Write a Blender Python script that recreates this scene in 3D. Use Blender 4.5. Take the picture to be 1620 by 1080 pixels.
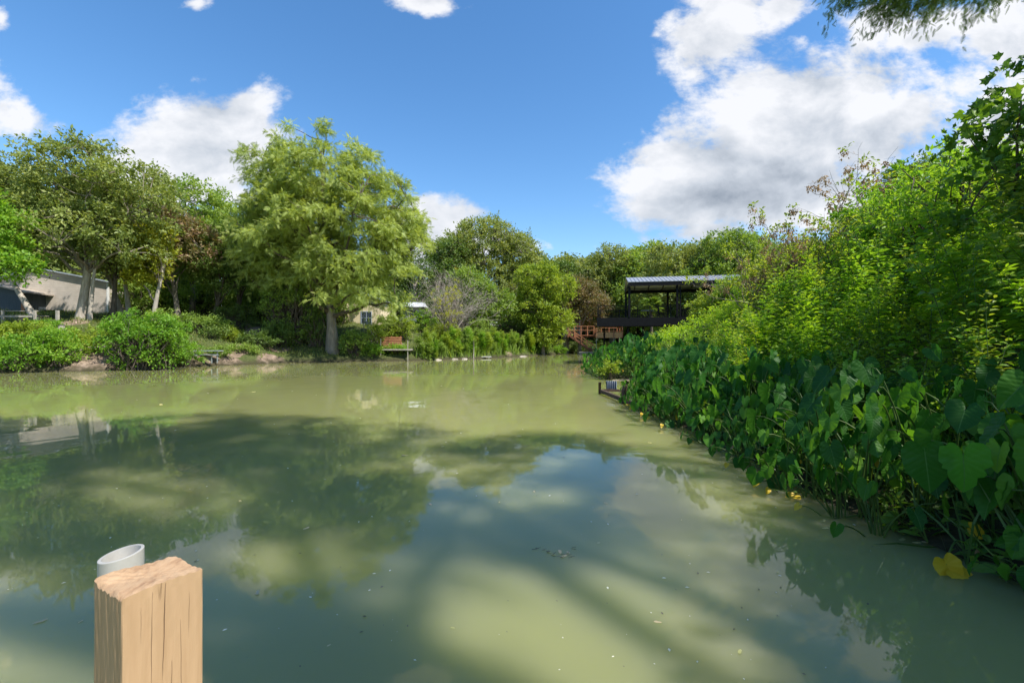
import bpy, math, random
import numpy as np
R = math.radians
scene = bpy.context.scene
for o in list(bpy.data.objects): bpy.data.objects.remove(o)

# ------------------------------------------------------------------ camera, sun, sky, exposure
CAMZ = 1.9
cam_d = bpy.data.cameras.new("camera"); cam = bpy.data.objects.new("camera", cam_d)
scene.collection.objects.link(cam); scene.camera = cam
cam.location = (0, 0, CAMZ); cam.rotation_euler = (R(90), 0, 0)
cam_d.sensor_width = 36; cam_d.lens = 16; cam_d.clip_start = 0.05; cam_d.clip_end = 3000
SUN_EL, SUN_AZ = R(53), R(120)          # azimuth from +Y towards +X
sd = (math.cos(SUN_EL)*math.sin(SUN_AZ), math.cos(SUN_EL)*math.cos(SUN_AZ), math.sin(SUN_EL))
sl = bpy.data.lights.new("sun", 'SUN'); sl.energy = 3.1; sl.angle = R(0.8); sl.color = (1.0, 0.95, 0.87)
so = bpy.data.objects.new("sun", sl); scene.collection.objects.link(so)
so.rotation_euler = (math.pi/2-SUN_EL, 0, -SUN_AZ+math.pi)
so.location = (20, -10, 30)
scene.view_settings.view_transform = 'Standard'; scene.view_settings.look = 'None'
scene.view_settings.exposure = 1.28; scene.view_settings.gamma = 1
scene.cycles.max_bounces = 12; scene.cycles.diffuse_bounces = 6; scene.cycles.transmission_bounces = 6
scene.cycles.transparent_max_bounces = 6; scene.cycles.sample_clamp_indirect = 6
try: scene.cycles.use_denoising = True
except Exception: pass

def build_world():
    w = bpy.data.worlds.new("World"); scene.world = w; w.use_nodes = True
    nt = w.node_tree; nt.nodes.clear(); N = nt.nodes.new; L = nt.links.new
    def math_(op, a, b=None, c=None, clamp=False):
        n = N('ShaderNodeMath'); n.operation = op; n.use_clamp = clamp
        for i, v in enumerate((a, b, c)):
            if v is None: continue
            if isinstance(v, (int, float)): n.inputs[i].default_value = v
            else: L(v, n.inputs[i])
        return n.outputs[0]
    tc = N('ShaderNodeTexCoord'); sep = N('ShaderNodeSeparateXYZ'); L(tc.outputs['Generated'], sep.inputs[0])
    yy = math_('MAXIMUM', math_('ABSOLUTE', sep.outputs[1]), 0.08)
    u = math_('DIVIDE', sep.outputs[0], yy); v = math_('DIVIDE', sep.outputs[2], yy)
    cmb = N('ShaderNodeCombineXYZ'); L(u, cmb.inputs[0]); L(v, cmb.inputs[1])
    uv = cmb.outputs[0]
    # blobs: centre px,py in photo terms, turned into a direction; radii; tilt; weight
    B = [(1120,285,175,95,15,1.0),(1250,205,230,120,25,1.05),(1400,200,230,75,22,.86),(1120,365,110,26,5,.8),
         (1130,45,110,75,35,.95),(1230,20,100,45,30,.7),(1370,65,115,45,50,.74),(1480,45,200,45,15,.78),(1590,200,130,90,30,.85),
         (1600,60,120,60,0,.78),(300,245,150,88,18,1.1),(385,180,70,45,30,.8),(330,300,90,40,0,.85),
         (20,185,115,52,-22,.62),(-60,120,120,80,-20,.6),(672,4,72,26,-5,.8),(310,5,50,22,10,.45),(678,368,90,60,20,1.05),(775,385,100,24,-3,.85),(680,405,110,26,0,.8),
         (1040,55,38,26,20,.35),(0,30,30,40,0,.4),(1250,320,200,60,0,.95),(1900,250,260,200,0,1.0),(-420,60,260,120,0,.8)]
    m = None
    for (px, py, a, b, ang, wt) in B:
        mp = N('ShaderNodeMapping'); mp.vector_type = 'TEXTURE'; L(uv, mp.inputs[0])
        mp.inputs['Location'].default_value = ((px-810)/720, (540-py)/720, 0)
        mp.inputs['Rotation'].default_value = (0, 0, R(ang))
        mp.inputs['Scale'].default_value = (a/720, b/720, 1)
        ln = N('ShaderNodeVectorMath'); ln.operation = 'LENGTH'; L(mp.outputs[0], ln.inputs[0])
        s = math_('SUBTRACT', wt, math_('MULTIPLY', ln.outputs['Value'], 1.0))
        s = math_('MAXIMUM', s, -1.2)
        m = s if m is None else math_('SMOOTH_MAX', m, s, 0.22)
    def noise(scale, detail, rough, off=(0,0,0), sc=(1,1.45,1), rot=22, dist=0.0):
        mp = N('ShaderNodeMapping'); L(uv, mp.inputs[0]); mp.inputs['Location'].default_value = off
        mp.inputs['Rotation'].default_value = (0,0,R(-rot)); mp.inputs['Scale'].default_value = sc
        n = N('ShaderNodeTexNoise'); n.inputs['Scale'].default_value = scale; n.inputs['Detail'].default_value = detail
        n.inputs['Roughness'].default_value = rough; n.inputs['Distortion'].default_value = dist; L(mp.outputs[0], n.inputs['Vector'])
        return n.outputs[0]
    n1 = noise(4.2, 9, .58, dist=.25); n2 = noise(13, 8, .62, off=(3,1,0), dist=.2)
    nn = math_('ADD', math_('MULTIPLY', math_('SUBTRACT', n1, .5), 1.7), math_('MULTIPLY', math_('SUBTRACT', n2, .5), 1.05))
    n3 = noise(34, 7, .65, off=(7,2,0), sc=(1,2.0,1), rot=30, dist=.3); nn = math_('ADD', nn, math_('MULTIPLY', math_('SUBTRACT', n3, .5), .35))
    d = math_('ADD', m, nn)
    mr = N('ShaderNodeMapRange'); mr.interpolation_type = 'SMOOTHSTEP'; L(d, mr.inputs[0])
    mr.inputs[1].default_value = -0.14; mr.inputs[2].default_value = 0.36
    dens = mr.outputs[0]
    # shading inside the cloud: lit tops, grey flat bases
    n1b = noise(4.2, 6, .55, off=(-.05,-.07,0), dist=.25)
    lift = math_('MULTIPLY', math_('SUBTRACT', n1, n1b), 5.0)
    thick = N('ShaderNodeMapRange'); thick.interpolation_type = 'SMOOTHSTEP'; L(d, thick.inputs[0]); thick.inputs[1].default_value = .2; thick.inputs[2].default_value = 1.25
    # broad grey belly of the big cloud
    bel = None
    for (px, py, a, b, ang, wt) in [(1150,318,230,62,8,1.1),(330,275,110,60,0,.35),(1390,250,150,50,10,.5),(1240,280,160,50,0,.9)]:
        mp = N('ShaderNodeMapping'); mp.vector_type = 'TEXTURE'; L(uv, mp.inputs[0])
        mp.inputs['Location'].default_value = ((px-810)/720, (540-py)/720, 0); mp.inputs['Rotation'].default_value = (0,0,R(ang))
        mp.inputs['Scale'].default_value = (a/720, b/720, 1)
        ln = N('ShaderNodeVectorMath'); ln.operation = 'LENGTH'; L(mp.outputs[0], ln.inputs[0])
        s = math_('MULTIPLY', math_('SUBTRACT', 1.0, ln.outputs['Value'], clamp=True), wt)
        bel = s if bel is None else math_('SMOOTH_MAX', bel, s, .15)
    sh = math_('SUBTRACT', math_('ADD', .96, math_('MULTIPLY', lift, .45)), math_('ADD', math_('MULTIPLY', thick.outputs[0], .30), math_('MULTIPLY', bel, .78)), clamp=True)
    cr = N('ShaderNodeValToRGB'); L(sh, cr.inputs[0])
    e = cr.color_ramp.elements; e[0].position = 0.0; e[0].color = (.27,.31,.37,1); e[1].position = 1.0; e[1].color = (.80,.81,.84,1)
    k = e.new(.5); k.color = (.52,.56,.62,1)
    sky = N('ShaderNodeTexSky'); sky.sky_type = 'NISHITA'; sky.sun_disc = False
    sky.sun_elevation = SUN_EL; sky.sun_rotation = SUN_AZ; sky.altitude = 200; sky.air_density = 1.1; sky.dust_density = 0.4; sky.ozone_density = 2.5
    hs = N('ShaderNodeHueSaturation'); hs.inputs['Saturation'].default_value = 1.24; hs.inputs['Hue'].default_value = .5; L(sky.outputs[0], hs.inputs['Color'])
    bg = N('ShaderNodeBackground'); L(hs.outputs[0], bg.inputs[0]); bg.inputs[1].default_value = SKY_STR
    bc = N('ShaderNodeBackground'); L(cr.outputs[0], bc.inputs[0]); bc.inputs[1].default_value = CLOUD_STR
    # no clouds below the horizon
    up = N('ShaderNodeMapRange'); L(sep.outputs[2], up.inputs[0]); up.inputs[1].default_value = 0; up.inputs[2].default_value = .03
    fac = math_('MULTIPLY', math_('MULTIPLY', dens, .97), up.outputs[0])
    mx = N('ShaderNodeMixShader'); L(fac, mx.inputs[0]); L(bg.outputs[0], mx.inputs[1]); L(bc.outputs[0], mx.inputs[2])
    out = N('ShaderNodeOutputWorld'); L(mx.outputs[0], out.inputs[0])
    try: w.cycles.sampling_method = 'MANUAL'; w.cycles.sample_map_resolution = 512
    except Exception: pass
SKY_STR, CLOUD_STR = 0.09, 0.50
build_world()

# ------------------------------------------------------------------ helpers
COL = scene.collection
def at(px, py, d): return np.array([(px-810)/720*d, d, CAMZ+(540-py)/720*d])
def tag(o, label=None, cat=None, group=None, kind=None):
    if label: o['label'] = label
    if cat: o['category'] = cat
    if group: o['group'] = group
    if kind: o['kind'] = kind
    return o
def empty(name, loc, rz=0):
    o = bpy.data.objects.new(name, None); o.empty_display_size = .3
    o.location = tuple(float(v) for v in loc); o.rotation_euler = (0,0,rz); COL.objects.link(o); return o
def copy_tree(o, parent=None):
    c = o.copy(); COL.objects.link(c)
    if parent: c.parent = parent
    for ch in list(o.children): copy_tree(ch, c)
    return c
def nrm(a): return a/np.maximum(np.linalg.norm(a, axis=-1, keepdims=True), 1e-9)

class MB:
    """collects pieces, links them as ONE mesh object"""
    def __init__(s): s.V=[]; s.L=[]; s.T=[]; s.t=[]; s.M=[]; s.S=[]; s.U=[]; s.n=0
    def add(s, V, loops, totals, tint=None, mi=0, smooth=False, uv=None):
        V = np.asarray(V, float).reshape(-1,3); loops = np.asarray(loops, np.int64).ravel(); totals = np.asarray(totals, np.int64).ravel()
        s.V.append(V); s.L.append(loops+s.n); s.T.append(totals); s.n += len(V)
        s.t.append(np.full(len(V), .5) if tint is None else np.broadcast_to(tint, (len(V),)))
        s.M.append(np.full(len(totals), mi)); s.S.append(np.full(len(totals), smooth))
        s.U.append(np.zeros((len(V),2)) if uv is None else uv)
        return s
    def box(s, lo, hi, mi=0, M=None, bev=0.0):
        lo = np.minimum(lo, hi)*1.0; hi = np.maximum(lo, hi)*1.0
        x0,y0,z0 = lo; x1,y1,z1 = hi
        V = np.array([(x0,y0,z0),(x1,y0,z0),(x1,y1,z0),(x0,y1,z0),(x0,y0,z1),(x1,y0,z1),(x1,y1,z1),(x0,y1,z1)])
        if M is not None: V = M(V)
        F = [(0,3,2,1),(4,5,6,7),(0,1,5,4),(1,2,6,5),(2,3,7,6),(3,0,4,7)]
        return s.add(V, np.array(F), [4]*6, mi=mi)
    def beam(s, p0, p1, w, h=None, mi=0, up=(0,0,1)):
        h = h or w; p0 = np.array(p0,float); p1 = np.array(p1,float); t = nrm(p1-p0)
        up = np.array(up,float)
        if abs(t@up) > .95: up = np.array((0,1.,0))
        a = nrm(np.cross(t,up)); b = np.cross(a,t)
        q = [(-1,-1),(1,-1),(1,1),(-1,1)]
        V = [p0+a*w/2*i+b*h/2*j for i,j in q]+[p1+a*w/2*i+b*h/2*j for i,j in q]
        F = [(0,1,2,3),(7,6,5,4),(0,4,5,1),(1,5,6,2),(2,6,7,3),(3,7,4,0)]
        return s.add(V, np.array(F), [4]*6, mi=mi)
    def tubes(s, P, Rr, sides=6, mi=0, tint=None, cap=False):
        P = np.asarray(P,float); B,n,_ = P.shape; Rr = np.broadcast_to(Rr,(B,n))
        T = nrm(np.gradient(P, axis=1)); ref = np.where(np.abs(T[...,2:3])>.9, np.array([1.,0,0]), np.array([0,0,1.]))
        A = nrm(np.cross(T, ref)); Bn = np.cross(A, T)
        ang = np.arange(sides)/sides*2*math.pi
        V = P[:,:,None]+Rr[:,:,None,None]*(A[:,:,None]*np.cos(ang)[None,None,:,None]+Bn[:,:,None]*np.sin(ang)[None,None,:,None])
        idx = np.arange(B*n*sides).reshape(B,n,sides); nx = np.roll(idx,-1,axis=2)
        F = np.stack([idx[:,:-1],nx[:,:-1],nx[:,1:],idx[:,1:]],-1).reshape(-1,4)
        s.add(V.reshape(-1,3), F, np.full(len(F),4), mi=mi, smooth=True, tint=tint)
        if cap:
            for b in range(B):
                s.L.append(idx[b,-1][::-1]+s.n-B*n*sides); s.T.append(np.array([sides])); s.M.append(np.array([mi])); s.S.append(np.array([False]))
                s.L.append(idx[b,0]+s.n-B*n*sides); s.T.append(np.array([sides])); s.M.append(np.array([mi])); s.S.append(np.array([False]))
        return s
    def cyl(s, p0, p1, r0, r1=None, sides=12, mi=0):
        return s.tubes(np.array([[p0,p1]],float), np.array([[r0, r0 if r1 is None else r1]]), sides, mi, cap=True)
    def scatter(s, tpl, pos, X, Nn, size, tint, mi=0, smooth=False):
        """copies of a small leaf template: X along the leaf, Nn towards its upper face"""
        tv, tf = tpl; N = len(pos)
        if N == 0: return s
        X = nrm(X); Y = nrm(np.cross(Nn, X)); Z = np.cross(X, Y)
        size = np.asarray(size,float).reshape(N,1,1)
        V = pos[:,None]+size*(tv[None,:,0:1]*X[:,None]+tv[None,:,1:2]*Y[:,None]+tv[None,:,2:3]*Z[:,None])
        K = len(tv); lo = np.concatenate([np.array(f) for f in tf]); to = np.array([len(f) for f in tf])
        loops = (lo[None]+np.arange(N)[:,None]*K).ravel()
        uv = np.tile(tv[:,:2], (N,1))
        return s.add(V.reshape(-1,3), loops, np.tile(to,N), tint=np.repeat(tint,K), mi=mi, smooth=smooth, uv=uv)
    def build(s, name, mats, parent=None, loc=None, uv=False):
        me = bpy.data.meshes.new(name)
        V = np.concatenate(s.V); L = np.concatenate(s.L); T = np.concatenate(s.T)
        me.vertices.add(len(V)); me.vertices.foreach_set('co', V.astype(np.float32).ravel())
        me.loops.add(len(L)); me.loops.foreach_set('vertex_index', L.astype(np.int32))
        me.polygons.add(len(T)); st = np.concatenate([[0],np.cumsum(T)[:-1]]).astype(np.int32)
        me.polygons.foreach_set('loop_start', st)
        if not isinstance(mats,(list,tuple)): mats = [mats]
        for m in mats: me.materials.append(m)
        me.polygons.foreach_set('material_index', np.concatenate(s.M).astype(np.int32))
        me.polygons.foreach_set('use_smooth', np.concatenate(s.S).astype(bool))
        me.update(calc_edges=True)
        a = me.attributes.new('tint','FLOAT','POINT'); a.data.foreach_set('value', np.concatenate(s.t).astype(np.float32))
        if uv:
            ul = me.uv_layers.new(name='UVMap'); U = np.concatenate(s.U)[L]
            ul.data.foreach_set('uv', U.astype(np.float32).ravel())
        o = bpy.data.objects.new(name, me); COL.objects.link(o)
        if parent: o.parent = parent
        if loc is not None: o.location = tuple(float(v) for v in loc)
        return o

# leaf templates (x along leaf)
def T(v, f): return (np.array(v,float), f)
LEAF = T([(0,0,0),(.45,.26,.06),(1,0,-.05),(.45,-.26,.06)], [(0,1,2,3)])
LEAF2 = T([(0,0,0),(.3,.24,.07),(.7,.2,.04),(1,0,-.12),(.7,-.2,.04),(.3,-.24,.07),(.5,0,0)], [(0,6,1),(1,6,2),(2,6,3),(3,6,4),(4,6,5),(5,6,0)])
NEEDLE = T([(0,0,0),(.4,.10,0),(1,0,-.08),(.4,-.10,0)], [(0,1,2,3)])
def frond():
    v=[]; f=[]
    for i in range(7):
        t=.08+i*.13; l=.30*math.sin(math.pi*min(1,(t*.85+.18)))
        for s in (-1,1):
            b=len(v); z=-.12*t*t
            v += [(t-.035,0,z),(t+.18*.6,s*l,z-.05),(t+.06,0,z)]; f.append((b,b+1,b+2))
    return T(v,f)
FROND = frond()
def ragleaf():
    v=[(0,0,0)]; f=[]
    for ang,l in ((0,1.0),(38,.68),(-38,.68)):
        c,s=math.cos(R(ang)),math.sin(R(ang)); b=len(v)
        pts=[(.12,0,.02),(.38*l+.05,.095,.06),(.70*l,.075,.03),(l,0,-.14*l),(.70*l,-.075,.03),(.38*l+.05,-.095,.06),(.5*l,0,.0)]
        v += [(x*c-y*s, x*s+y*c, z) for x,y,z in pts]
        f += [(b,b+6,b+1),(b+1,b+6,b+2),(b+2,b+6,b+3),(b+3,b+6,b+4),(b+4,b+6,b+5),(b+5,b+6,b)]
    return T(v,f)
RAG = ragleaf()
def palm_leaf():
    out=[]
    for a,r in ((0,1.0),(14,.62),(30,.60),(44,.82),(58,.5),(80,.44),(100,.56),(130,.36),(165,.2)): out.append((a,r))
    pts=[(r*math.cos(R(a)), r*math.sin(R(a)), -.12*r*r+.05*math.sin(R(a*3))) for a,r in out]
    pts += [(x,-y,z) for x,y,z in pts[1:]][::-1]
    v=[(0,0,.04)]+pts; n=len(pts)
    return T(v,[(0,1+i,1+(i+1)%n) for i in range(n)])
MAPLE = palm_leaf()

# ------------------------------------------------------------------ materials
def newmat(name):
    m = bpy.data.materials.new(name); m.use_nodes = True; nt = m.node_tree
    for n in list(nt.nodes): nt.nodes.remove(n)
    return m, nt
def ramp(nt, fac, stops):
    r = nt.nodes.new('ShaderNodeValToRGB'); nt.links.new(fac, r.inputs[0]); e = r.color_ramp.elements
    while len(e) < len(stops): e.new(.5)
    for k,(p,c) in zip(e, stops): k.position = p; k.color = (*c,1)
    return r.outputs[0]
def leafmat(name, stops, trans=.42, tcol=1.35, rough=.5, spec=.35, veins=False):
    m, nt = newmat(name); N=nt.nodes.new; L=nt.links.new
    at_ = N('ShaderNodeAttribute'); at_.attribute_name='tint'
    oi = N('ShaderNodeObjectInfo')
    ad = N('ShaderNodeMath'); ad.operation='MULTIPLY_ADD'; L(oi.outputs['Random'],ad.inputs[0]); ad.inputs[1].default_value=.24; L(at_.outputs['Fac'],ad.inputs[2])
    sb = N('ShaderNodeMath'); sb.operation='SUBTRACT'; sb.use_clamp=True; L(ad.outputs[0],sb.inputs[0]); sb.inputs[1].default_value=.12
    col = ramp(nt, sb.outputs[0], stops)
    p = N('ShaderNodeBsdfPrincipled'); p.inputs['Roughness'].default_value=rough; p.inputs['Specular IOR Level'].default_value=spec
    if veins:
        uv = N('ShaderNodeUVMap'); sx = N('ShaderNodeSeparateXYZ'); L(uv.outputs[0],sx.inputs[0])
        def M(op,a,b=None,c=None):
            n=N('ShaderNodeMath'); n.operation=op
            for i,v in enumerate((a,b,c)):
                if v is None: continue
                if isinstance(v,(int,float)): n.inputs[i].default_value=v
                else: L(v,n.inputs[i])
            return n.outputs[0]
        ay=M('ABSOLUTE',sx.outputs[1])
        # lateral veins leave the midrib at an angle: stripes of (x - 0.55|y|), plus the midrib
        q=M('SUBTRACT',sx.outputs[0],M('MULTIPLY',ay,.62))
        w=M('ABSOLUTE',M('SINE',M('MULTIPLY',q,26)))
        vein=M('SUBTRACT',1,M('MULTIPLY',w,7)); vein=M('MAXIMUM',vein,0)
        mid=M('SUBTRACT',1,M('MULTIPLY',ay,70)); mid=M('MAXIMUM',mid,0)
        vv=M('MAXIMUM',M('MULTIPLY',vein,.22),mid)
        mx=N('ShaderNodeMixRGB'); L(vv,mx.inputs[0]); L(col,mx.inputs[1]); mx.inputs[2].default_value=(.09,.20,.06,1)
        bp=N('ShaderNodeBump'); bp.inputs['Strength'].default_value=.35; bp.inputs['Distance'].default_value=.005; L(w,bp.inputs['Height']); L(bp.outputs[0],p.inputs['Normal'])
        col=mx.outputs[0]
    L(col,p.inputs['Base Color'])
    tr = N('ShaderNodeBsdfTranslucent'); mc = N('ShaderNodeMixRGB'); mc.blend_type='MULTIPLY'; mc.inputs[0].default_value=1; L(col,mc.inputs[1])
    mc.inputs[2].default_value=(tcol*1.25,tcol*1.15,tcol*.45,1); L(mc.outputs[0],tr.inputs[0])
    ms = N('ShaderNodeMixShader'); ms.inputs[0].default_value=trans; L(p.outputs[0],ms.inputs[1]); L(tr.outputs[0],ms.inputs[2])
    o = N('ShaderNodeOutputMaterial'); L(ms.outputs[0],o.inputs[0]); return m
def noisemat(name, stops, scale=5, rough=.8, stretch=(1,1,1), bump=.3, detail=6, metal=0, spec=.3, dist=.02, coords='Object'):
    m, nt = newmat(name); N=nt.nodes.new; L=nt.links.new
    tc=N('ShaderNodeTexCoord'); mp=N('ShaderNodeMapping'); L(tc.outputs[coords],mp.inputs[0]); mp.inputs['Scale'].default_value=stretch
    n=N('ShaderNodeTexNoise'); n.inputs['Scale'].default_value=scale; n.inputs['Detail'].default_value=detail; n.inputs['Roughness'].default_value=.65; L(mp.outputs[0],n.inputs['Vector'])
    col=ramp(nt,n.outputs[0],stops)
    p=N('ShaderNodeBsdfPrincipled'); L(col,p.inputs['Base Color']); p.inputs['Roughness'].default_value=rough; p.inputs['Metallic'].default_value=metal; p.inputs['Specular IOR Level'].default_value=spec
    if bump:
        b=N('ShaderNodeBump'); b.inputs['Strength'].default_value=bump; b.inputs['Distance'].default_value=dist; L(n.outputs[0],b.inputs['Height']); L(b.outputs[0],p.inputs['Normal'])
    o=N('ShaderNodeOutputMaterial'); L(p.outputs[0],o.inputs[0]); return m

G = {}
G['cypress'] = leafmat('cypress_foliage', [(0, (0.2052, 0.2736, 0.057)), (0.5, (0.3306, 0.4047, 0.0969)), (1, (0.456, 0.5244, 0.1596))], .38)
G['elm'] = leafmat('elm_foliage', [(0, (0.1368, 0.1881, 0.0456)), (0.5, (0.228, 0.285, 0.0741)), (1, (0.3534, 0.3762, 0.114))], .36)
G['dark'] = leafmat('oak_foliage', [(0, (0.0627, 0.1197, 0.0205)), (0.5, (0.114, 0.1881, 0.0342)), (1, (0.1824, 0.2508, 0.057))], .3)
G['mid'] = leafmat('mid_foliage', [(0, (0.1254, 0.2052, 0.0342)), (0.5, (0.2052, 0.3135, 0.0513)), (1, (0.3192, 0.4104, 0.0855))], .38)
G['lime'] = leafmat('lime_foliage', [(0, (0.1482, 0.228, 0.0251)), (0.5, (0.2508, 0.342, 0.0342)), (1, (0.3876, 0.4446, 0.0684))], .42)
G['yellow'] = leafmat('yellow_foliage', [(0,(.20,.26,.02)),(.5,(.33,.36,.03)),(1,(.45,.42,.06))], .42)
G['brown'] = leafmat('browning_foliage', [(0,(.10,.13,.03)),(.5,(.17,.16,.06)),(.8,(.26,.18,.10)),(1,(.30,.20,.13))], .3)
G['bright'] = leafmat('bright_weed_foliage', [(0, (0.1026, 0.228, 0.0205)), (0.5, (0.171, 0.3306, 0.0296)), (1, (0.3078, 0.456, 0.057))], .45)
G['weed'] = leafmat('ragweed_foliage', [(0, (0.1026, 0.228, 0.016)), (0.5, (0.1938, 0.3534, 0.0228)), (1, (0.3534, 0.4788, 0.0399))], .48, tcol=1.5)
G['ear'] = leafmat('elephant_ear_leaf', [(0, (0.016, 0.0798, 0.0114)), (0.4, (0.0342, 0.1368, 0.0148)), (0.75, (0.0855, 0.228, 0.0205)), (1, (0.1824, 0.342, 0.0342))], .36, rough=.5, spec=.22, veins=True)
G['stalk'] = leafmat('green_stalk', [(0,(.04,.09,.015)),(1,(.10,.16,.03))], .15)
G['yleaf'] = leafmat('yellow_leaf', [(0,(.55,.36,.02)),(1,(.72,.50,.03))], .25, tcol=1.0, veins=False)
G['dead'] = leafmat('dead_leaf', [(0,(.22,.13,.07)),(1,(.42,.29,.16))], .2)
G['grass'] = leafmat('grass_blades', [(0,(.09,.15,.025)),(.5,(.16,.22,.04)),(1,(.28,.28,.09))], .35)
G['vine'] = leafmat('vine_foliage', [(0, (0.0456, 0.114, 0.0137)), (0.5, (0.0855, 0.1881, 0.0205)), (1, (0.1824, 0.2964, 0.0342))], .42)
BARK = noisemat('bark', [(.3,(.13,.105,.08)),(.7,(.30,.26,.21))], 3, .9, (3,3,.5), .6)
BARKD = noisemat('dark_bark', [(.3,(.05,.04,.03)),(.7,(.13,.105,.08))], 3, .9, (3,3,.5), .6)
BARKL = noisemat('pale_bark', [(.3,(.26,.22,.18)),(.7,(.50,.45,.38))], 3, .9, (3,3,.6), .5)
TWIG = noisemat('dry_twigs', [(.3,(.32,.27,.235)),(.7,(.48,.42,.37))], 6, .9, (1,1,1), 0)
OLDWOOD = noisemat('weathered_wood', [(.3,(.24,.21,.17)),(.7,(.46,.42,.36))], 6, .85, (1,1,1), .3)
REDWOOD = noisemat('stained_wood', [(.3,(.30,.12,.06)),(.7,(.48,.22,.11))], 5, .7, (1,1,1), .2)
REDDARK = noisemat('dark_stained_wood', [(.3,(.12,.05,.035)),(.7,(.22,.10,.06))], 5, .7, (1,1,1), .2)
ORANGE = noisemat('cedar_boards', [(.3,(.50,.26,.11)),(.7,(.66,.38,.18))], 5, .7, (1,1,1), .2)
BLACK = noisemat('black_steel', [(.3,(.006,.006,.007)),(.7,(.011,.011,.013))], 4, .6, (1,1,1), 0, spec=.15)
CONC = noisemat('pale_concrete', [(.3,(.45,.43,.40)),(.7,(.66,.64,.60))], 5, .9, (1,1,1), .4)
RUST = noisemat('rusty_steel', [(.3,(.045,.03,.022)),(.7,(.13,.085,.06))], 12, .85, (1,1,1), .3)
GALV = noisemat('galvanised_sheet', [(.3,(.30,.33,.36)),(.7,(.44,.48,.51))], 4, .4, (1,1,1), .05, metal=.3)
WHITE = noisemat('white_paint', [(.3,(.62,.62,.60)),(.7,(.78,.78,.76))], 4, .6, (1,1,1), .05)
GLASS = noisemat('dark_window_glass', [(.3,(.03,.04,.05)),(.7,(.06,.08,.10))], 2, .08, (1,1,1), 0, spec=.6)

# ------------------------------------------------------------------ terrain and water
SHL = np.array([(-300,-8),(-120,2),(-60,14),(-45,20.5),(-30.8,27.4),(-26.7,29.1),(-24.2,34.2),(-20,40),(-14.8,42.9),(-9.8,44.2),(-6.5,47.5),(-3.5,50.7),(1.5,58),(6.6,68),(9,76),(14,79),(22,80)],float)
SHR = np.array([(22,80),(27,72),(24,60),(19,50),(13,41),(8.6,35),(6.1,31.8),(4.9,28),(4.5,24),(6.2,22.6),(8.2,21.8),(7.6,19.6),(5.6,18.2),(4.85,16.5),(3.9,13),(3.75,10.5),(3.85,8),(3.75,5.5),(4.0,3.5),(4.9,1.0),(6.5,-4),(8,-14),(-100,-40),(-300,-60)],float)
POLY = np.concatenate([SHL, SHR[1:]])
def seg_dist(X,Y,P):
    best = np.full(X.shape, 1e9)
    for a,b in zip(P[:-1],P[1:]):
        ab=b-a; t=np.clip(((X-a[0])*ab[0]+(Y-a[1])*ab[1])/(ab@ab),0,1)
        best=np.minimum(best, np.hypot(X-a[0]-t*ab[0], Y-a[1]-t*ab[1]))
    return best
def inside(X,Y):
    c=np.zeros(X.shape,bool); n=len(POLY); j=n-1
    for i in range(n):
        xi,yi=POLY[i]; xj,yj=POLY[j]
        if yi!=yj: c ^= ((yi>Y)!=(yj>Y))&(X<(xj-xi)*(Y-yi)/(yj-yi)+xi)
        j=i
    return c
def gz(x,y):
    X=np.atleast_1d(np.asarray(x,float)); Y=np.atleast_1d(np.asarray(y,float)); sh=np.broadcast(X,Y).shape
    X=np.broadcast_to(X,sh); Y=np.broadcast_to(Y,sh)
    dL=seg_dist(X,Y,SHL); dR=seg_dist(X,Y,SHR); ins=inside(X,Y)
    hL=np.interp(dL,[0,.5,1.4,3,6,9,17,40,200,900],[0.0,.55,.85,1.5,2.5,3.15,4.35,5.2,9,14])
    hR=np.interp(dR,[0,.5,1.2,2.6,4.2,7,11,18,40,200,900],[0.0,.22,.3,.55,1.7,3.1,4.2,5.0,6.5,10,14])
    wL=1/(dL+.05)**4; wR=1/(dR+.05)**4; h=(hL*wL+hR*wR)/(wL+wR)
    d=np.minimum(dL,dR)
    h=h+np.minimum(d*.12,.22)*(np.sin(X*1.3+Y*.6)+np.sin(Y*1.7-X*.4)+.6*np.sin(X*3.1+2*np.cos(Y*2.3)))*.5
    return np.where(ins,-np.minimum(d*.5,1.4),h)
def g1(x,y): return float(gz(x,y)[0])

def axis(a,b,step,far):
    core=np.arange(a,b,step); lo=a-np.geomspace(step,far,26)[::-1]; hi=b+np.geomspace(step,far,26)
    return np.concatenate([lo,core,hi])
xs=axis(-62,34,.5,1200); ys=axis(-12,96,.5,1200)
XX,YY=np.meshgrid(xs,ys,indexing='ij'); ZZ=gz(XX,YY)
DIRT=[(-27.2,30.2,1.9),(-22.9,36.2,1.2),(-20.8,39.4,.9),(-12.2,47,.8),(-22.0,42,1.5),(-26.4,41,1.2),(-35.5,36.5,1.4),(-30.5,36,1.0)]
DM=np.zeros(XX.shape)
for (a,b,r) in DIRT: DM=np.maximum(DM,np.exp(-((XX-a)**2+(YY-b)**2)/(r*r)))
idx=np.arange(XX.size).reshape(XX.shape)
F=np.stack([idx[:-1,:-1],idx[1:,:-1],idx[1:,1:],idx[:-1,1:]],-1).reshape(-1,4)
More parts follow.
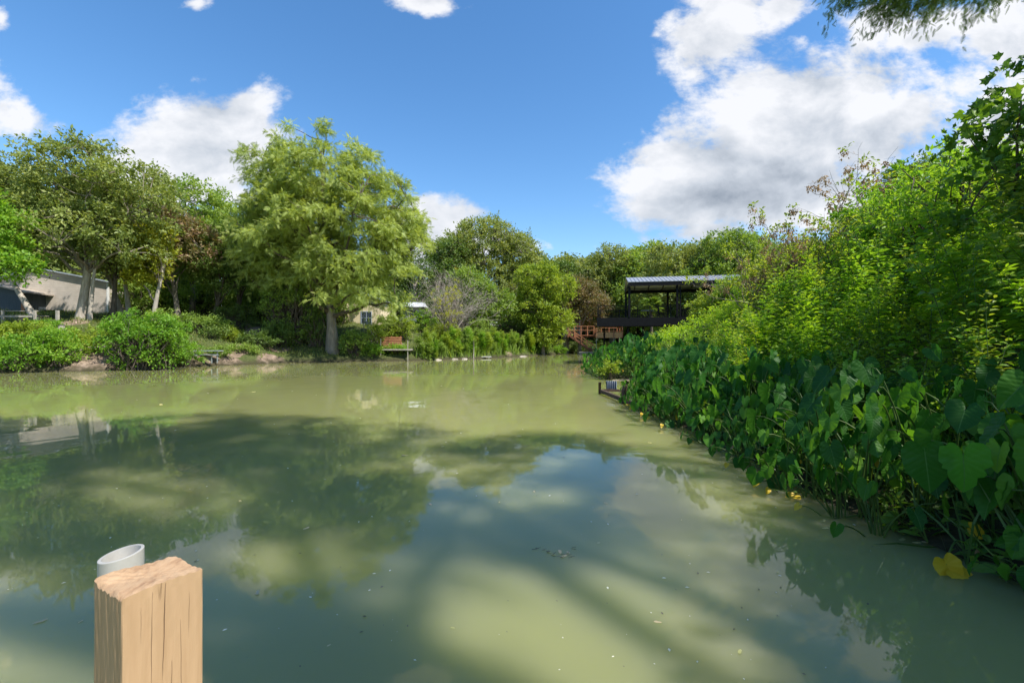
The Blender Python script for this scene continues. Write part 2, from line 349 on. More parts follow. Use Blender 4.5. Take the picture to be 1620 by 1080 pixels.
def groundmat():
    m,nt=newmat('bank_soil_and_grass'); N=nt.nodes.new; L=nt.links.new
    g=N('ShaderNodeNewGeometry')
    def noise(s,d=6):
        n=N('ShaderNodeTexNoise'); n.inputs['Scale'].default_value=s; n.inputs['Detail'].default_value=d; L(g.outputs['Position'],n.inputs['Vector']); return n.outputs[0]
    n1=noise(.35,5); n2=noise(3,8); n3=noise(11,6)
    dirt=ramp(nt,n2,[(.3,(.13,.095,.07)),(.55,(.25,.185,.14)),(.75,(.38,.29,.225))])
    gr=ramp(nt,n3,[(.3,(.04,.065,.018)),(.6,(.09,.105,.035)),(.8,(.17,.15,.07))])
    sp=N('ShaderNodeSeparateXYZ'); L(g.outputs['Normal'],sp.inputs[0])
    a=N('ShaderNodeMath'); a.operation='MULTIPLY_ADD'; L(n1,a.inputs[0]); a.inputs[1].default_value=2.4; 
    b=N('ShaderNodeMath'); b.operation='MULTIPLY_ADD'; L(sp.outputs[2],b.inputs[0]); b.inputs[1].default_value=2.2; b.inputs[2].default_value=-2.2
    L(b.outputs[0],a.inputs[2])
    ta=N('ShaderNodeAttribute'); ta.attribute_name='tint'; a2=N('ShaderNodeMath'); a2.operation='MULTIPLY_ADD'; L(ta.outputs['Fac'],a2.inputs[0]); a2.inputs[1].default_value=-1.6; L(a.outputs[0],a2.inputs[2])
    r=ramp(nt,a2.outputs[0],[(.25,(0,0,0)),(.5,(1,1,1))])
    mx=N('ShaderNodeMixRGB'); L(r,mx.inputs[0]); L(dirt,mx.inputs[1]); L(gr,mx.inputs[2])
    sz=N('ShaderNodeSeparateXYZ'); L(g.outputs['Position'],sz.inputs[0]); wm=N('ShaderNodeMapRange'); L(sz.outputs[2],wm.inputs[0]); wm.inputs[1].default_value=.05; wm.inputs[2].default_value=.55
    wn=N('ShaderNodeMath'); wn.operation='MULTIPLY_ADD'; L(n2,wn.inputs[0]); wn.inputs[1].default_value=.9; wn.inputs[2].default_value=-.45; wa=N('ShaderNodeMath'); wa.operation='ADD'; wa.use_clamp=True; L(wm.outputs[0],wa.inputs[0]); L(wn.outputs[0],wa.inputs[1])
    wet=N('ShaderNodeMixRGB'); L(wa.outputs[0],wet.inputs[0]); wet.inputs[1].default_value=(.05,.045,.025,1); L(mx.outputs[0],wet.inputs[2]); mx=wet
    p=N('ShaderNodeBsdfPrincipled'); L(mx.outputs[0],p.inputs['Base Color']); p.inputs['Roughness'].default_value=.95; p.inputs['Specular IOR Level'].default_value=.1
    bp=N('ShaderNodeBump'); bp.inputs['Strength'].default_value=.9; bp.inputs['Distance'].default_value=.2; L(n2,bp.inputs['Height']); L(bp.outputs[0],p.inputs['Normal'])
    o=N('ShaderNodeOutputMaterial'); L(p.outputs[0],o.inputs[0]); return m
GROUND=groundmat()
tag(MB().add(np.stack([XX,YY,ZZ],-1).reshape(-1,3),F,np.full(len(F),4),smooth=True,tint=DM.ravel()).build('ground',GROUND),kind='structure')

def watermat():
    m,nt=newmat('turbid_river_water'); N=nt.nodes.new; L=nt.links.new
    g=N('ShaderNodeNewGeometry')
    def noise(s,d,st=(1,1,1),dist=0):
        mp=N('ShaderNodeMapping'); L(g.outputs['Position'],mp.inputs[0]); mp.inputs['Scale'].default_value=st
        n=N('ShaderNodeTexNoise'); n.inputs['Scale'].default_value=s; n.inputs['Detail'].default_value=d; n.inputs['Distortion'].default_value=dist; L(mp.outputs[0],n.inputs['Vector']); return n.outputs[0]
    big=noise(.16,3); col=ramp(nt,big,[(.3,(.225,.235,.088)),(.7,(.27,.275,.108))])
    p=N('ShaderNodeBsdfPrincipled'); L(col,p.inputs['Base Color']); p.inputs['Roughness'].default_value=.018; p.inputs['IOR'].default_value=1.33; p.inputs['Specular IOR Level'].default_value=.5; p.inputs['Subsurface Weight'].default_value=1.0; p.inputs['Subsurface Radius'].default_value=(1.0,1.0,.4); p.inputs['Subsurface Scale'].default_value=2.6
    h=N('ShaderNodeMath'); h.operation='MULTIPLY_ADD'; L(noise(1.1,2,(1,.8,1),.3),h.inputs[0]); h.inputs[1].default_value=1.0; 
    h2=N('ShaderNodeMath'); h2.operation='MULTIPLY'; L(noise(7,2,(1,.6,1)),h2.inputs[0]); h2.inputs[1].default_value=.035; L(h2.outputs[0],h.inputs[2])
    # ripples come and go in patches
    pat=ramp(nt,noise(.12,3,(1,1,1),.4),[(.42,(.25,.25,.25)),(.62,(1,1,1))])
    b=N('ShaderNodeBump'); b.inputs['Distance'].default_value=.012; L(pat,b.inputs['Strength']); L(h.outputs[0],b.inputs['Height']); L(b.outputs[0],p.inputs['Normal'])
    o=N('ShaderNodeOutputMaterial'); L(p.outputs[0],o.inputs[0]); return m
MB_=MB(); MB_.box((-400,-100,-6),(60,110,0))
tag(MB_.build('water',watermat()),kind='structure')

# path up the left bank
PATHM=noisemat('dirt_path',[(.3,(.15,.11,.075)),(.7,(.28,.21,.15))],2.5,.95,(1,1,1),.6,dist=.05,coords='Object')
pc=np.array([(-23.4,36.8),(-23.3,38.2),(-23.6,40),(-24.6,43),(-26.2,46),(-29,49),(-33,52)],float)
tt=np.linspace(0,len(pc)-1,60); pcx=np.interp(tt,range(len(pc)),pc[:,0]); pcy=np.interp(tt,range(len(pc)),pc[:,1])
dd=nrm(np.stack([np.gradient(pcx),np.gradient(pcy)],-1)); nn_=np.stack([-dd[:,1],dd[:,0]],-1)
W=[-1.0,-.6,-.2,.2,.6,1.0]; PV=[]
for i in range(60):
    for w in W:
        w=w*.72; x=pcx[i]+nn_[i,0]*w*(1+.12*math.sin(i*1.1)); y=pcy[i]+nn_[i,1]*w; PV.append((x,y,0))
PV=np.array(PV); PV[:,2]=gz(PV[:,0],PV[:,1])+.05-.035*np.tile(np.abs(W),60)**4
pi=np.arange(360).reshape(60,6); PF=np.stack([pi[:-1,:-1],pi[1:,:-1],pi[1:,1:],pi[:-1,1:]],-1).reshape(-1,4)
tag(MB().add(PV,PF,np.full(len(PF),4),smooth=True).build('path',PATHM),kind='structure')

# ------------------------------------------------------------------ plants: generators
def bezier(p0,p1,rng,n=6,lift=0.2,jit=.06):
    """curved limbs from p0 to p1 (arrays B,3)"""
    t=np.linspace(0,1,n)[None,:,None]; L=np.linalg.norm(p1-p0,axis=-1)[:,None,None]
    c=p0[:,None]*(1-t)+p1[:,None]*t; s=np.sin(t*math.pi)
    c=c+s*np.array([0,0,1.])*L*lift+s*rng.normal(0,1,(len(p0),1,3))*L*jit
    c[:,1:-1]+=rng.normal(0,1,(len(p0),n-2,3))*L*jit*.35
    return c
def lump_points(rng,lumps,n,bias=.45):
    w=np.array([l[6] if len(l)>6 else l[3]*l[4]*l[5] for l in lumps]); w=w/w.sum()
    k=rng.choice(len(lumps),n,p=w); A=np.array([l[:6] for l in lumps])[k]
    d=nrm(rng.normal(0,1,(n,3))); r=rng.uniform(bias**3,1,(n,1))**(1/3)
    r=r*(1+rng.normal(0,.05,(n,1)))
    return A[:,:3]+d*r*A[:,3:6]
def foliage(mb,rng,C,axis_xy,cr,tw,nl,ls,tpl,droop=.2,ldroop=.1,updir=.35,spread=.12,nup=.8,mi=0,flat=.5,sunlift=0):
    n=len(C); o=C-np.array([axis_xy[0],axis_xy[1],0.]); o[:,2]-= C[:,2].min()+.35*(C[:,2].max()-C[:,2].min()); o=nrm(o*np.array([1,1,.8])+np.array([0,0,updir*.5]))
    o=np.repeat(o,tw,0); c=np.repeat(C,tw,0); m=n*tw
    td=rng.normal(0,1,(m,3)); td[:,2]*=flat; td=nrm(nrm(td)*1.0+o*.65+np.array([0,0,updir*.4]))
    tl=cr*rng.uniform(.45,1.25,(m,1)); ctint=np.repeat(rng.uniform(0,1,n),tw)
    td=np.repeat(td,nl,0); c=np.repeat(c,nl,0); tl=np.repeat(tl,nl,0); ct=np.repeat(ctint,nl); m2=m*nl
    t=rng.uniform(.08,1,(m2,1))
    pos=c+td*tl*t-np.array([0,0,1.])*droop*tl*t*t+rng.normal(0,spread,(m2,3))*cr
    side=nrm(rng.normal(0,1,(m2,3)))
    X=nrm(td*.6+side*.75-np.array([0,0,1.])*ldroop); Nn=nrm(rng.normal(0,1,(m2,3))*(1-nup*.5)+np.array([0,0,nup]))
    mb.scatter(tpl,pos,X,Nn,ls*rng.uniform(.6,1.35,m2),np.clip(.45*ct+.55*rng.uniform(0,1,m2),0,1),mi)
    return mb
def nearest(C,Q):
    out=np.empty(len(C),int)
    for i in range(0,len(C),256):
        d=((C[i:i+256,None]-Q[None])**2).sum(-1); out[i:i+256]=d.argmin(1)
    return out
def skeleton(rng,trunk,tr,C,nlimb,limb_r,sides=7,lift=.12,sub=.018,trunk_sides=12,lowstart=.25,attach=None):
    """trunk path (n,3) + radii, limbs to spread clusters, branches to all the others"""
    mb=MB(); mb.tubes(trunk[None],tr[None],trunk_sides)
    zmin,zmax=trunk[0,2],trunk[-1,2]
    k=[int(rng.integers(len(C)))]
    for _ in range(min(nlimb,len(C))-1):
        d=((C[:,None]-C[k][None])**2).sum(-1).min(1); k.append(int(d.argmax()))
    E=C[k]; hz=np.clip(E[:,2]*rng.uniform(.35,.75,len(E)), zmin+(zmax-zmin)*lowstart, zmax*.97)
    ti=np.interp(hz,trunk[:,2],np.arange(len(trunk))); st=np.stack([np.interp(ti,np.arange(len(trunk)),trunk[:,i]) for i in range(3)],-1)
    P=bezier(st,E,rng,9,lift,.05); rr=np.interp(ti,np.arange(len(trunk)),tr)*.55; rr=np.minimum(rr,limb_r)[:,None]*np.linspace(1,.12,9)[None]
    mb.tubes(P,rr,sides,mi=1)
    Q=np.concatenate([P[:,2:].reshape(-1,3),trunk[len(trunk)//2:]]); j=nearest(C*np.array([1,1,1.]),Q-np.array([0,0,.0]))
    S=bezier(Q[j],C,rng,5,.06,.07); L=np.linalg.norm(C-Q[j],axis=-1); r0=np.clip(L*sub,.008,limb_r*.5)[:,None]*np.linspace(1,.25,5)[None]
    mb.tubes(S,r0,4,mi=1)
    return mb
def trunk_path(rng,h,r,lean=(0,0),n=9,flare=1.6,wob=.02):
    t=np.linspace(0,1,n); p=np.stack([lean[0]*t+np.cumsum(rng.normal(0,wob,n))*h*.3*t, lean[1]*t+np.cumsum(rng.normal(0,wob,n))*h*.3*t, h*t-.25*(t==0)],-1)
    rad=r*(1-.8*t)+r*(flare-1)*np.exp(-t*14); return p,rad
def tree(name,label,cat,loc,h,tr,lumps,ncl,seed,leaf,mat,bark=None,tpl=LEAF,cr=.9,tw=5,nl=9,lean=(0,0),nlimb=12,group=None,trunk_h=.8,bias=.45,flare=1.6,lift=.12,lowstart=.25,extra=None,**kw):
    rng=np.random.default_rng(seed); root=empty(name,loc); tag(root,label,cat,group); ncl=int(ncl*(1.0 if tpl is FROND or tpl is MAPLE else 1.45)); leaf=leaf*(1 if tpl is FROND or tpl is MAPLE else 1.18)
    tp,rad=trunk_path(rng,h*trunk_h,tr,lean,flare=flare); C=lump_points(rng,lumps,ncl,bias)
    sk=skeleton(rng,tp,rad,C,nlimb,tr*.5,lift=lift,lowstart=lowstart); sk.build('trunk',[bark or BARK, BARKD if (bark is None or tpl is FROND) else (bark if bark is BARKD or bark is TWIG else BARK)],root)
    fb=MB(); foliage(fb,rng,C,(lean[0]*.7,lean[1]*.7),cr,tw,nl,leaf,tpl,**kw)
    fb.build('crown',mat,root)
    return root
def bush(name,label,loc,w,h,seed,mat,n=60,leaf=.14,cr=.55,tw=5,nl=8,group=None,tpl=LEAF,cat='bush',bark=None,depth=None,**kw):
    rng=np.random.default_rng(seed); root=empty(name,loc); tag(root,label,cat,group); d=depth or w
    lumps=[(0,0,h*.5,w/2,d/2,h*.5)]+[(rng.uniform(-.3,.3)*w,rng.uniform(-.3,.3)*d,h*rng.uniform(.25,.75),w*rng.uniform(.18,.3),d*.25,h*rng.uniform(.18,.32)) for _ in range(6)]
    C=lump_points(rng,lumps,n,.35); C[:,2]=np.abs(C[:,2])+.05
    st=np.stack([rng.normal(0,.12*w,n),rng.normal(0,.12*d,n),np.full(n,-.1)],-1)
    P=bezier(st,C,rng,6,.05,.08); MB().tubes(P,np.linspace(.03,.008,6)[None]*max(.5,h/3),5).build('stems',bark or BARKD,root)
    fb=MB(); foliage(fb,rng,C,(0,0),cr,tw,nl,leaf,tpl,**kw); fb.build('foliage',mat,root); return root

# ================================================================== THINGS
# ---- foreground post and pipe
def make_post():
    rng=np.random.default_rng(5)
    root=empty('wooden_post',(0,0,0)); tag(root,'square timber post with split slanting top, standing in front of the white pipe','post')
    d1=.90
    c=[np.array([-.857*d1,d1]),np.array([-.857*d1+.085*d1,1.138*d1]),np.array([-.985*d1+.085*d1,1.209*d1]),np.array([-.985*d1,1.071*d1])]
    zt=CAMZ-.5625*d1
    # fine shell: sides with wobble and splintered top edge
    n=30; per=[]
    for k in range(4):
        a,b=c[k],c[(k+1)%4]
        for i in range(n):
            t=i/n; p=a*(1-t)+b*t
            ch=min(t,1-t)*.14; 
            if ch<.004:
                ctr=sum(c)/4; p=p+(ctr-p)*(.004-ch)*4
            per.append((p[0],p[1],k,t))
    m=len(per); ctr=sum(c)/4
    def topz(x,y):
        u=(np.array([x,y])-c[0])@nrm(c[1]-c[0]); v=(np.array([x,y])-c[0])@nrm(c[3]-c[0])
        z=zt+.0025*math.sin(u*30+v*9)-.004+.006*np.exp(-((v-.13)/.03)**2)*np.exp(-((u-.02)/.05)**2)+.002*math.sin(v*50+u*20)
        return z+.0016*math.sin(u*310+v*120)*math.sin(v*190)
    zs=[-.9,0,.4,.8,1.1,1.2,1.27,1.31,1.34,1.36,zt-.02,None]; V=[]
    for z in zs:
        for (x,y,k,t) in per:
            if z is None:
                zz=topz(x,y)
                if k==3: zz+=(-.004-.008*abs(math.sin(t*61))*rng.random()) if t>.15 else -.002   # torn edge on the left face
                V.append((x,y,zz))
            else: V.append((x+.0006*math.sin(z*40+t*30),y+.0006*math.sin(z*33+t*50),z))
    idx=np.arange(len(zs)*m).reshape(len(zs),m); nx=np.roll(idx,-1,1)
    F=np.stack([idx[:-1],nx[:-1],nx[1:],idx[1:]],-1).reshape(-1,4)
    mb=MB(); mb.add(V,F,np.full(len(F),4))
    # top cap: rings towards the centre
    rings=[[(x,y) for x,y,_,_ in per]]; V=[]; K=12
    for r in range(K+1):
        s=1-r/K
        for j,(x,y,k,t) in enumerate(per):
            xx=ctr[0]+(x-ctr[0])*s; yy=ctr[1]+(y-ctr[1])*s
            z=topz(xx,yy)
            if r==0 and k==3: z=mb.V[0][(len(zs)-1)*m+j][2]
            V.append((xx,yy,z))
    idx=np.arange((K+1)*m).reshape(K+1,m); nx=np.roll(idx,-1,1)
    F=np.stack([idx[:-1],nx[:-1],nx[1:],idx[1:]],-1).reshape(-1,4)
    mb.add(V,F,np.full(len(F),4),mi=1,smooth=True)
    m1,nt=newmat('post_timber'); N=nt.nodes.new; L=nt.links.new
    g=N('ShaderNodeNewGeometry')
    def nz(s,st,d=6,dist=0.):
        mp=N('ShaderNodeMapping'); L(g.outputs['Position'],mp.inputs[0]); mp.inputs['Scale'].default_value=st
        n_=N('ShaderNodeTexNoise'); n_.inputs['Scale'].default_value=s; n_.inputs['Detail'].default_value=d; n_.inputs['Distortion'].default_value=dist; L(mp.outputs[0],n_.inputs['Vector']); return n_.outputs[0]
    grain=nz(60,(1,1,.05),6,.4); broad=nz(7,(1,1,.35),4)
    col=ramp(nt,grain,[(.28,(.37,.245,.14)),(.5,(.41,.277,.163)),(.75,(.44,.30,.18))])
    b2=ramp(nt,broad,[(.35,(.93,.91,.88)),(.65,(1.04,1.02,1.0))])
    mm=N('ShaderNodeMixRGB'); mm.blend_type='MULTIPLY'; mm.inputs[0].default_value=1; L(col,mm.inputs[1]); L(b2,mm.inputs[2])
    ck=nz(16,(1,1,.035),2,.2); crack=ramp(nt,ck,[(.492,(1,1,1)),(.500,(.0,.0,.0)),(.508,(1,1,1))])
    msk=ramp(nt,nz(6,(1,1,.5),3),[(.5,(0,0,0)),(.58,(1,1,1))])
    cm=N('ShaderNodeMixRGB'); L(msk,cm.inputs[0]); cm.inputs[1].default_value=(1,1,1,1); L(crack,cm.inputs[2])
    dk=N('ShaderNodeMixRGB'); dk.blend_type='MULTIPLY'; dk.inputs[0].default_value=.72; L(mm.outputs[0],dk.inputs[1]); L(cm.outputs[0],dk.inputs[2])
    p=N('ShaderNodeBsdfPrincipled'); L(dk.outputs[0],p.inputs['Base Color']); p.inputs['Roughness'].default_value=.75; p.inputs['Specular IOR Level'].default_value=.2
    bp=N('ShaderNodeBump'); bp.inputs['Strength'].default_value=.3; bp.inputs['Distance'].default_value=.0012; L(grain,bp.inputs['Height'])
    bp2=N('ShaderNodeBump'); bp2.inputs['Strength'].default_value=.9; bp2.inputs['Distance'].default_value=.004; L(cm.outputs[0],bp2.inputs['Height']); L(bp.outputs[0],bp2.inputs['Normal']); L(bp2.outputs[0],p.inputs['Normal'])
    o=N('ShaderNodeOutputMaterial'); L(p.outputs[0],o.inputs[0])
    m2=noisemat('post_end_grain',[(.3,(.28,.165,.09)),(.5,(.40,.26,.15)),(.75,(.48,.33,.20))],55,.85,(1,.35,1),.9,dist=.004,coords='Object')
    mb.build('timber',[m1,m2],root)
    # checks (splits) drawn as thin dark strips on the face, groove shade put into their colour
    gm=noisemat('split_shadow',[(.3,(.10,.06,.035)),(.7,(.17,.10,.06))],30,.9,(1,1,1),0)
    e1=nrm(c[1]-c[0]); no=np.array([e1[1],-e1[0]])
    cb=MB()
    def crack(u,z0,z1,w,wob):
        zz=np.linspace(z0,z1,16); uu=u+np.cumsum(rng.normal(0,wob,16)); ww=.6*w*np.sin(np.linspace(.45,math.pi,16))
        for i in range(15):
            V=[]
            for (k,s) in ((i,-1),(i,1),(i+1,1),(i+1,-1)):
                q=c[0]+e1*(uu[k]+s*ww[k]/2)+no*.0012; V.append((q[0],q[1],zz[k]))
            cb.add(V,[0,1,2,3],[4])
    crack(.073,zt-.003,1.18,.0022,.0006); crack(.050,zt-.012,1.12,.0010,.0004); crack(.100,1.30,1.0,.0009,.0004); crack(.085,1.22,.95,.0014,.0004); crack(.118,1.35,1.25,.0007,.0003); crack(.03,1.36,1.28,.0006,.0003)
    cb.build('split',gm,root)
    return root
make_post()
def make_pipe():
    q=np.array([(192-810)/720,1.0])*1.26; r=.050; n=40; pm=noisemat('aged_white_pvc',[(.25,(.27,.26,.235)),(.5,(.38,.37,.34)),(.8,(.44,.43,.405))],8,.45,(1,1,.5),.05)
    zt=CAMZ-.465*1.26
    V=[];rows=[]
    a=np.arange(n)/n*2*math.pi; slope=np.array([.13,.08])
    def ring(rad,z,top):
        P=[]
        for t in a:
            x=rad*math.cos(t); y=rad*math.sin(t); P.append((q[0]+x,q[1]+y,(z+(slope[0]*x+slope[1]*y) if top else z)))
        return P
    V+=ring(r,-.8,0)+ring(r,1.0,0)+ring(r,zt-.001,1)+ring(r-.001,zt,1)+ring(r-.0075,zt,1)+ring(r-.0085,zt-.002,1)+ring(r-.0085,.3,0)+ring(.0005,.3,0)
    idx=np.arange(8*n).reshape(8,n); nx=np.roll(idx,-1,1); F=np.stack([idx[:-1],nx[:-1],nx[1:],idx[1:]],-1).reshape(-1,4)
    o=MB().add(V,F,np.full(len(F),4),smooth=True).build('pvc_pipe',pm); tag(o,'open white plastic pipe with slanting cut end, standing behind the timber post','pipe')
    mod=o.modifiers.new('edge','EDGE_SPLIT'); mod.split_angle=R(40)
make_pipe()

# ---- elephant ears
def ear_mesh(seed):
    rng=np.random.default_rng(seed)
    A=[0,12,25,40,60,80,100,120,140,155,165,172,180]; Rr=[.72,.60,.51,.45,.41,.395,.40,.425,.44,.41,.33,.22,.11]
    na=36; ph=np.arange(na)/na*2*math.pi; dg=np.abs(np.degrees(np.where(ph>math.pi,ph-2*math.pi,ph)))
    r=np.interp(dg,A,Rr)*(1+.02*np.sin(ph*7+rng.uniform(0,6))); r=r*np.where(rng.random(na)<.05+.02*(seed%3),rng.uniform(.78,.93,na),1)*rng.uniform(.98,1.02,na)*(1+rng.uniform(-.12,.12)*np.cos(ph))
    V=[(0,0,0)]; rings=[.25,.5,.78,1]
    bend=rng.uniform(.15,.45); fold=rng.uniform(.2,.62); tw=rng.uniform(-.25,.25)
    for s in rings:
        for k in range(na):
            x=s*r[k]*math.cos(ph[k]); y=s*r[k]*math.sin(ph[k])
            z=-bend*x*abs(x)+fold*abs(y)-.12*y*y*4*fold+tw*x*y+s*s*.018*math.sin(ph[k]*11+seed)+.03*s*s*math.sin(ph[k]*3+seed*2)
            V.append((x,y,z))
    L=[];T_=[]
    for k in range(na): L+=[0,1+k,1+(k+1)%na]; T_.append(3)
    for ri in range(3):
        b=1+ri*na
        for k in range(na): L+=[b+k,b+na+k,b+na+(k+1)%na,b+(k+1)%na]; T_.append(4)
    V=np.array(V); return V,L,T_
ears=[ear_mesh(i) for i in range(10)]
EARME=[]
for i,(V,L,T_) in enumerate(ears):
    o=MB().add(V,L,T_,tint=np.full(len(V),.08+.085*i),smooth=True,uv=V[:,:2]).build('leaf',G['ear'],uv=True); EARME.append(o.data); bpy.data.objects.remove(o)
G['ear_bright']=leafmat('fresh_elephant_ear_leaf',[(0,(.05,.20,.02)),(1,(.09,.28,.03))],.4,rough=.5,spec=.22,veins=True)
(V,L,T_)=ears[5]; o=MB().add(V,L,T_,tint=.5,smooth=True,uv=V[:,:2]).build('leaf',G['ear_bright'],uv=True); BRIGHTME=o.data; bpy.data.objects.remove(o)
(V,L,T_)=ears[2]; o=MB().add(V,L,T_,tint=.5,smooth=True,uv=V[:,:2]).build('leaf',G['yleaf'],uv=True); YEARME=o.data; bpy.data.objects.remove(o)
(V,L,T_)=ears[4]; o=MB().add(V*np.array([1,.6,1.6]),L,T_,tint=.5,smooth=True,uv=V[:,:2]).build('leaf',G['dead'],uv=True); DEADME=o.data; bpy.data.objects.remove(o)
from mathutils import Matrix, Vector
def leaf_matrix(p,tip,nrmv,s):
    X=Vector(tip).normalized(); Y=Vector(nrmv).cross(X).normalized(); Z=X.cross(Y)
    m=Matrix(((X.x,Y.x,Z.x,p[0]),(X.y,Y.y,Z.y,p[1]),(X.z,Y.z,Z.z,p[2]),(0,0,0,1))); return m@Matrix.Scale(s,4)
def ear_plant(seed,nleaf,hmin,hmax,ls,out=np.array([-1,0,0.])):
    rng=np.random.default_rng(seed); root=empty('elephant_ear_plant',(0,0,0)); sp=MB()
    for i in range(nleaf+1):
        az=rng.normal(math.pi,1.15) if i%4 else rng.uniform(0,6.28)
        h=rng.uniform(hmin,hmax) if i<nleaf else hmin; rch=rng.uniform(.15,.75)*(1.25-h/hmax*.5); d=np.array([math.cos(az),math.sin(az),0])
        p0=np.array([rng.normal(0,.05),rng.normal(0,.05),-.1]); p3=p0+d*rch+np.array([0,0,h+.1])
        p1=p0+np.array([0,0,h*.55])+d*rch*.15; t=np.linspace(0,1,9)[:,None]; p2=p3-d*rch*.35+np.array([0,0,.06])
        P=(1-t)**3*p0+3*(1-t)**2*t*p1+3*(1-t)*t*t*p2+t**3*p3
        sp.tubes(P[None],np.linspace(.013,.006,9)[None],6,tint=rng.uniform(.1,.9))
        tip=nrm(d*rng.uniform(.05,.9)+np.array([rng.normal(0,.25),rng.normal(0,.25),-rng.uniform(.5,1.3)])); nv=nrm(d*1.0+np.array([rng.normal(0,.65),rng.normal(0,.65),rng.uniform(.1,.9)]))
        old=(i==nleaf); lf=bpy.data.objects.new('leaf',(DEADME if seed%2 else YEARME) if old else EARME[int(rng.integers(10))]); COL.objects.link(lf); lf.parent=root
        lf.matrix_local=leaf_matrix(p3,tip,nv,ls*(rng.uniform(.25,.4) if old else rng.uniform(.45,1.2)))
        if old: lf['label']='shrivelled old leaf low on the plant'
    sp.build('stalk',G['stalk'],root); return root
protoE=[ear_plant(100+i,10,.14,.88+.08*i,.32) for i in range(7)]
def clear_view(x,y):
    px=810+720*x/y; return not (1405<px<1610 and y<4.6)
def ears_at(pts,label,group,scale=1.0,first={}):
    rng=np.random.default_rng(9)
    for i,(x,y) in enumerate(pts):
        k=int(rng.integers(len(protoE)))
        if k not in first: o=protoE[k]; first[k]=1
        else: o=copy_tree(protoE[k])
        o.location=(x,y,max(g1(x,y),-.03)); dR=float(seg_dist(np.array([x]),np.array([y]),SHR)[0]); dR=-dR if inside(np.array([x]),np.array([y]))[0] else dR; s=scale*rng.uniform(.85,1.15)*float(np.interp(dR,[-.3,.3,1.8],[.72,.95,1.3])); s=max(.45,min(s,(1.62-max(g1(x,y),0))/1.12)) if y<18 else s; o.scale=(s,s,s*rng.uniform(.9,1.1)); o.rotation_euler=(0,0,rng.normal(.12,.45))
        px=810+720*x/y; zn=np.searchsorted([1050,1100,1160,1230,1320,1430,1560],px)
        if 'near' in label:
            w=['beside the sunken dock frame','just right of the sunken dock frame','left of the middle of the bank mass','in the middle of the bank mass','right of the middle of the bank mass','above the fallen yellow leaf','around the large bright green leaf','at the lower right edge'][zn]
            lab=('low elephant ear plant hanging over the waterline ' if dR<.35 else 'mid-height dark elephant ear plant ' if dR<1.1 else 'tall elephant ear plant below the weeds ')+w
        else: lab=('sunlit elephant ear plant at the water edge of the far clump' if dR<.6 else 'sunlit elephant ear plant inside the far clump' if dR<1.6 else 'elephant ear plant at the back of the far clump')+(', left part' if px<985 else ', right part')
        tag(o,lab,'plant',group)
rng=np.random.default_rng(3); pts=[]
def shore_strip(rng,n,y0,y1,w,mind,off=-.1):
    out=[];tries=0
    while len(out)<n and tries<n*80:
        tries+=1; y=rng.uniform(y0,y1); x=rng.uniform(2.5,12)
        dR=float(seg_dist(np.array([x]),np.array([y]),SHR)[0]); ins=bool(inside(np.array([x]),np.array([y]))[0]); dR=-dR if ins else dR
        if not(off<dR<w): continue
        if any((x-a)**2+(y-b)**2<mind*mind for a,b in out): continue
        out.append((x,y))
    return out
near=[q for q in shore_strip(rng,208,2.4,17.9,2.1,.29,-.3) if clear_view(*q)]
ears_at(near,'dark green elephant ear plant with hanging heart-shaped leaves in the near right bank mass','elephant ears along the near right bank',1.0)
far=[(x,y) for x,y in shore_strip(rng,95,22.9,36,2.6,.5,-.25)]
ears_at(far,'elephant ear plant in the low sunlit clump on the point beyond the sunken frame','elephant ears on the far point',1.1)
# the bright leaf that stands out and a few yellow ones
def single_leaf(name,label,p,tip,nv,s,me,stalk_from=None,cat='leaf'):
    root=empty(name,p); tag(root,label,cat)
    lf=bpy.data.objects.new('blade',me); COL.objects.link(lf); lf.parent=root; lf.matrix_local=leaf_matrix((0,0,0),tip,nv,s)
    q=np.array(stalk_from,float)-np.array(p,float); t=np.linspace(0,1,8)[:,None]; P=q*(1-t)**2+2*t*(1-t)*(q*.35+np.array([0,0,.12+abs(q[2])*.35]))
    MB().tubes(P[None],np.linspace(.010,.005,8)[None],6,tint=.6).build('stalk',G['stalk'],root); return root
p=at(1524,728,3.6); single_leaf('elephant_ear_leaf','large bright green heart-shaped leaf hanging low in front of the dark elephant ears',p,(.08,-.05,-1),(-.45,-1,.25),.40,BRIGHTME,(p[0]+.5,p[1]+.9,.1))
p=at(1464,722,3.75); single_leaf('elephant_ear_leaf','dark heart-shaped leaf hanging just left of the large bright green leaf',p,(.1,-.05,-1),(-.75,-1,.15),.40,EARME[2],(p[0]+.55,p[1]+.7,.1))
for (px,py,d,s,tip,nv,lab) in [(1497,893,3.72,.25,(.3,-.2,-.75),(-.4,-1,.5),'folded yellow leaf drooping to the water at the lower right'),
    (1257,785,5.55,.17,(-1,-.1,-.25),(.1,-.7,1),'yellow leaf lying on the water under the elephant ears'),
    (1540,838,3.95,.16,(.8,-.3,-.5),(-.2,-1,.7),'mottled yellow leaf tucked behind the folded yellow leaf'),
    (1036,636,12.6,.34,(-.5,-.2,-.8),(-.5,-1,.5),'yellow leaf on the tip of the near elephant ears beside the sunken frame')]:
    p=at(px,py,d); p[2]=max(p[2],.02); single_leaf('yellow_leaf',lab,p,tip,nv,s,YEARME,(p[0]+.45,p[1]+.35,.12))
for o in [ob for ob in bpy.data.objects if ob.name.startswith('yellow_leaf')][:1]:
    lf=bpy.data.objects.new('blade',YEARME); COL.objects.link(lf); lf.parent=o; lf.matrix_local=leaf_matrix((.04,-.01,-.04),(1,-.1,-.12),(-.1,-.9,1),.23)

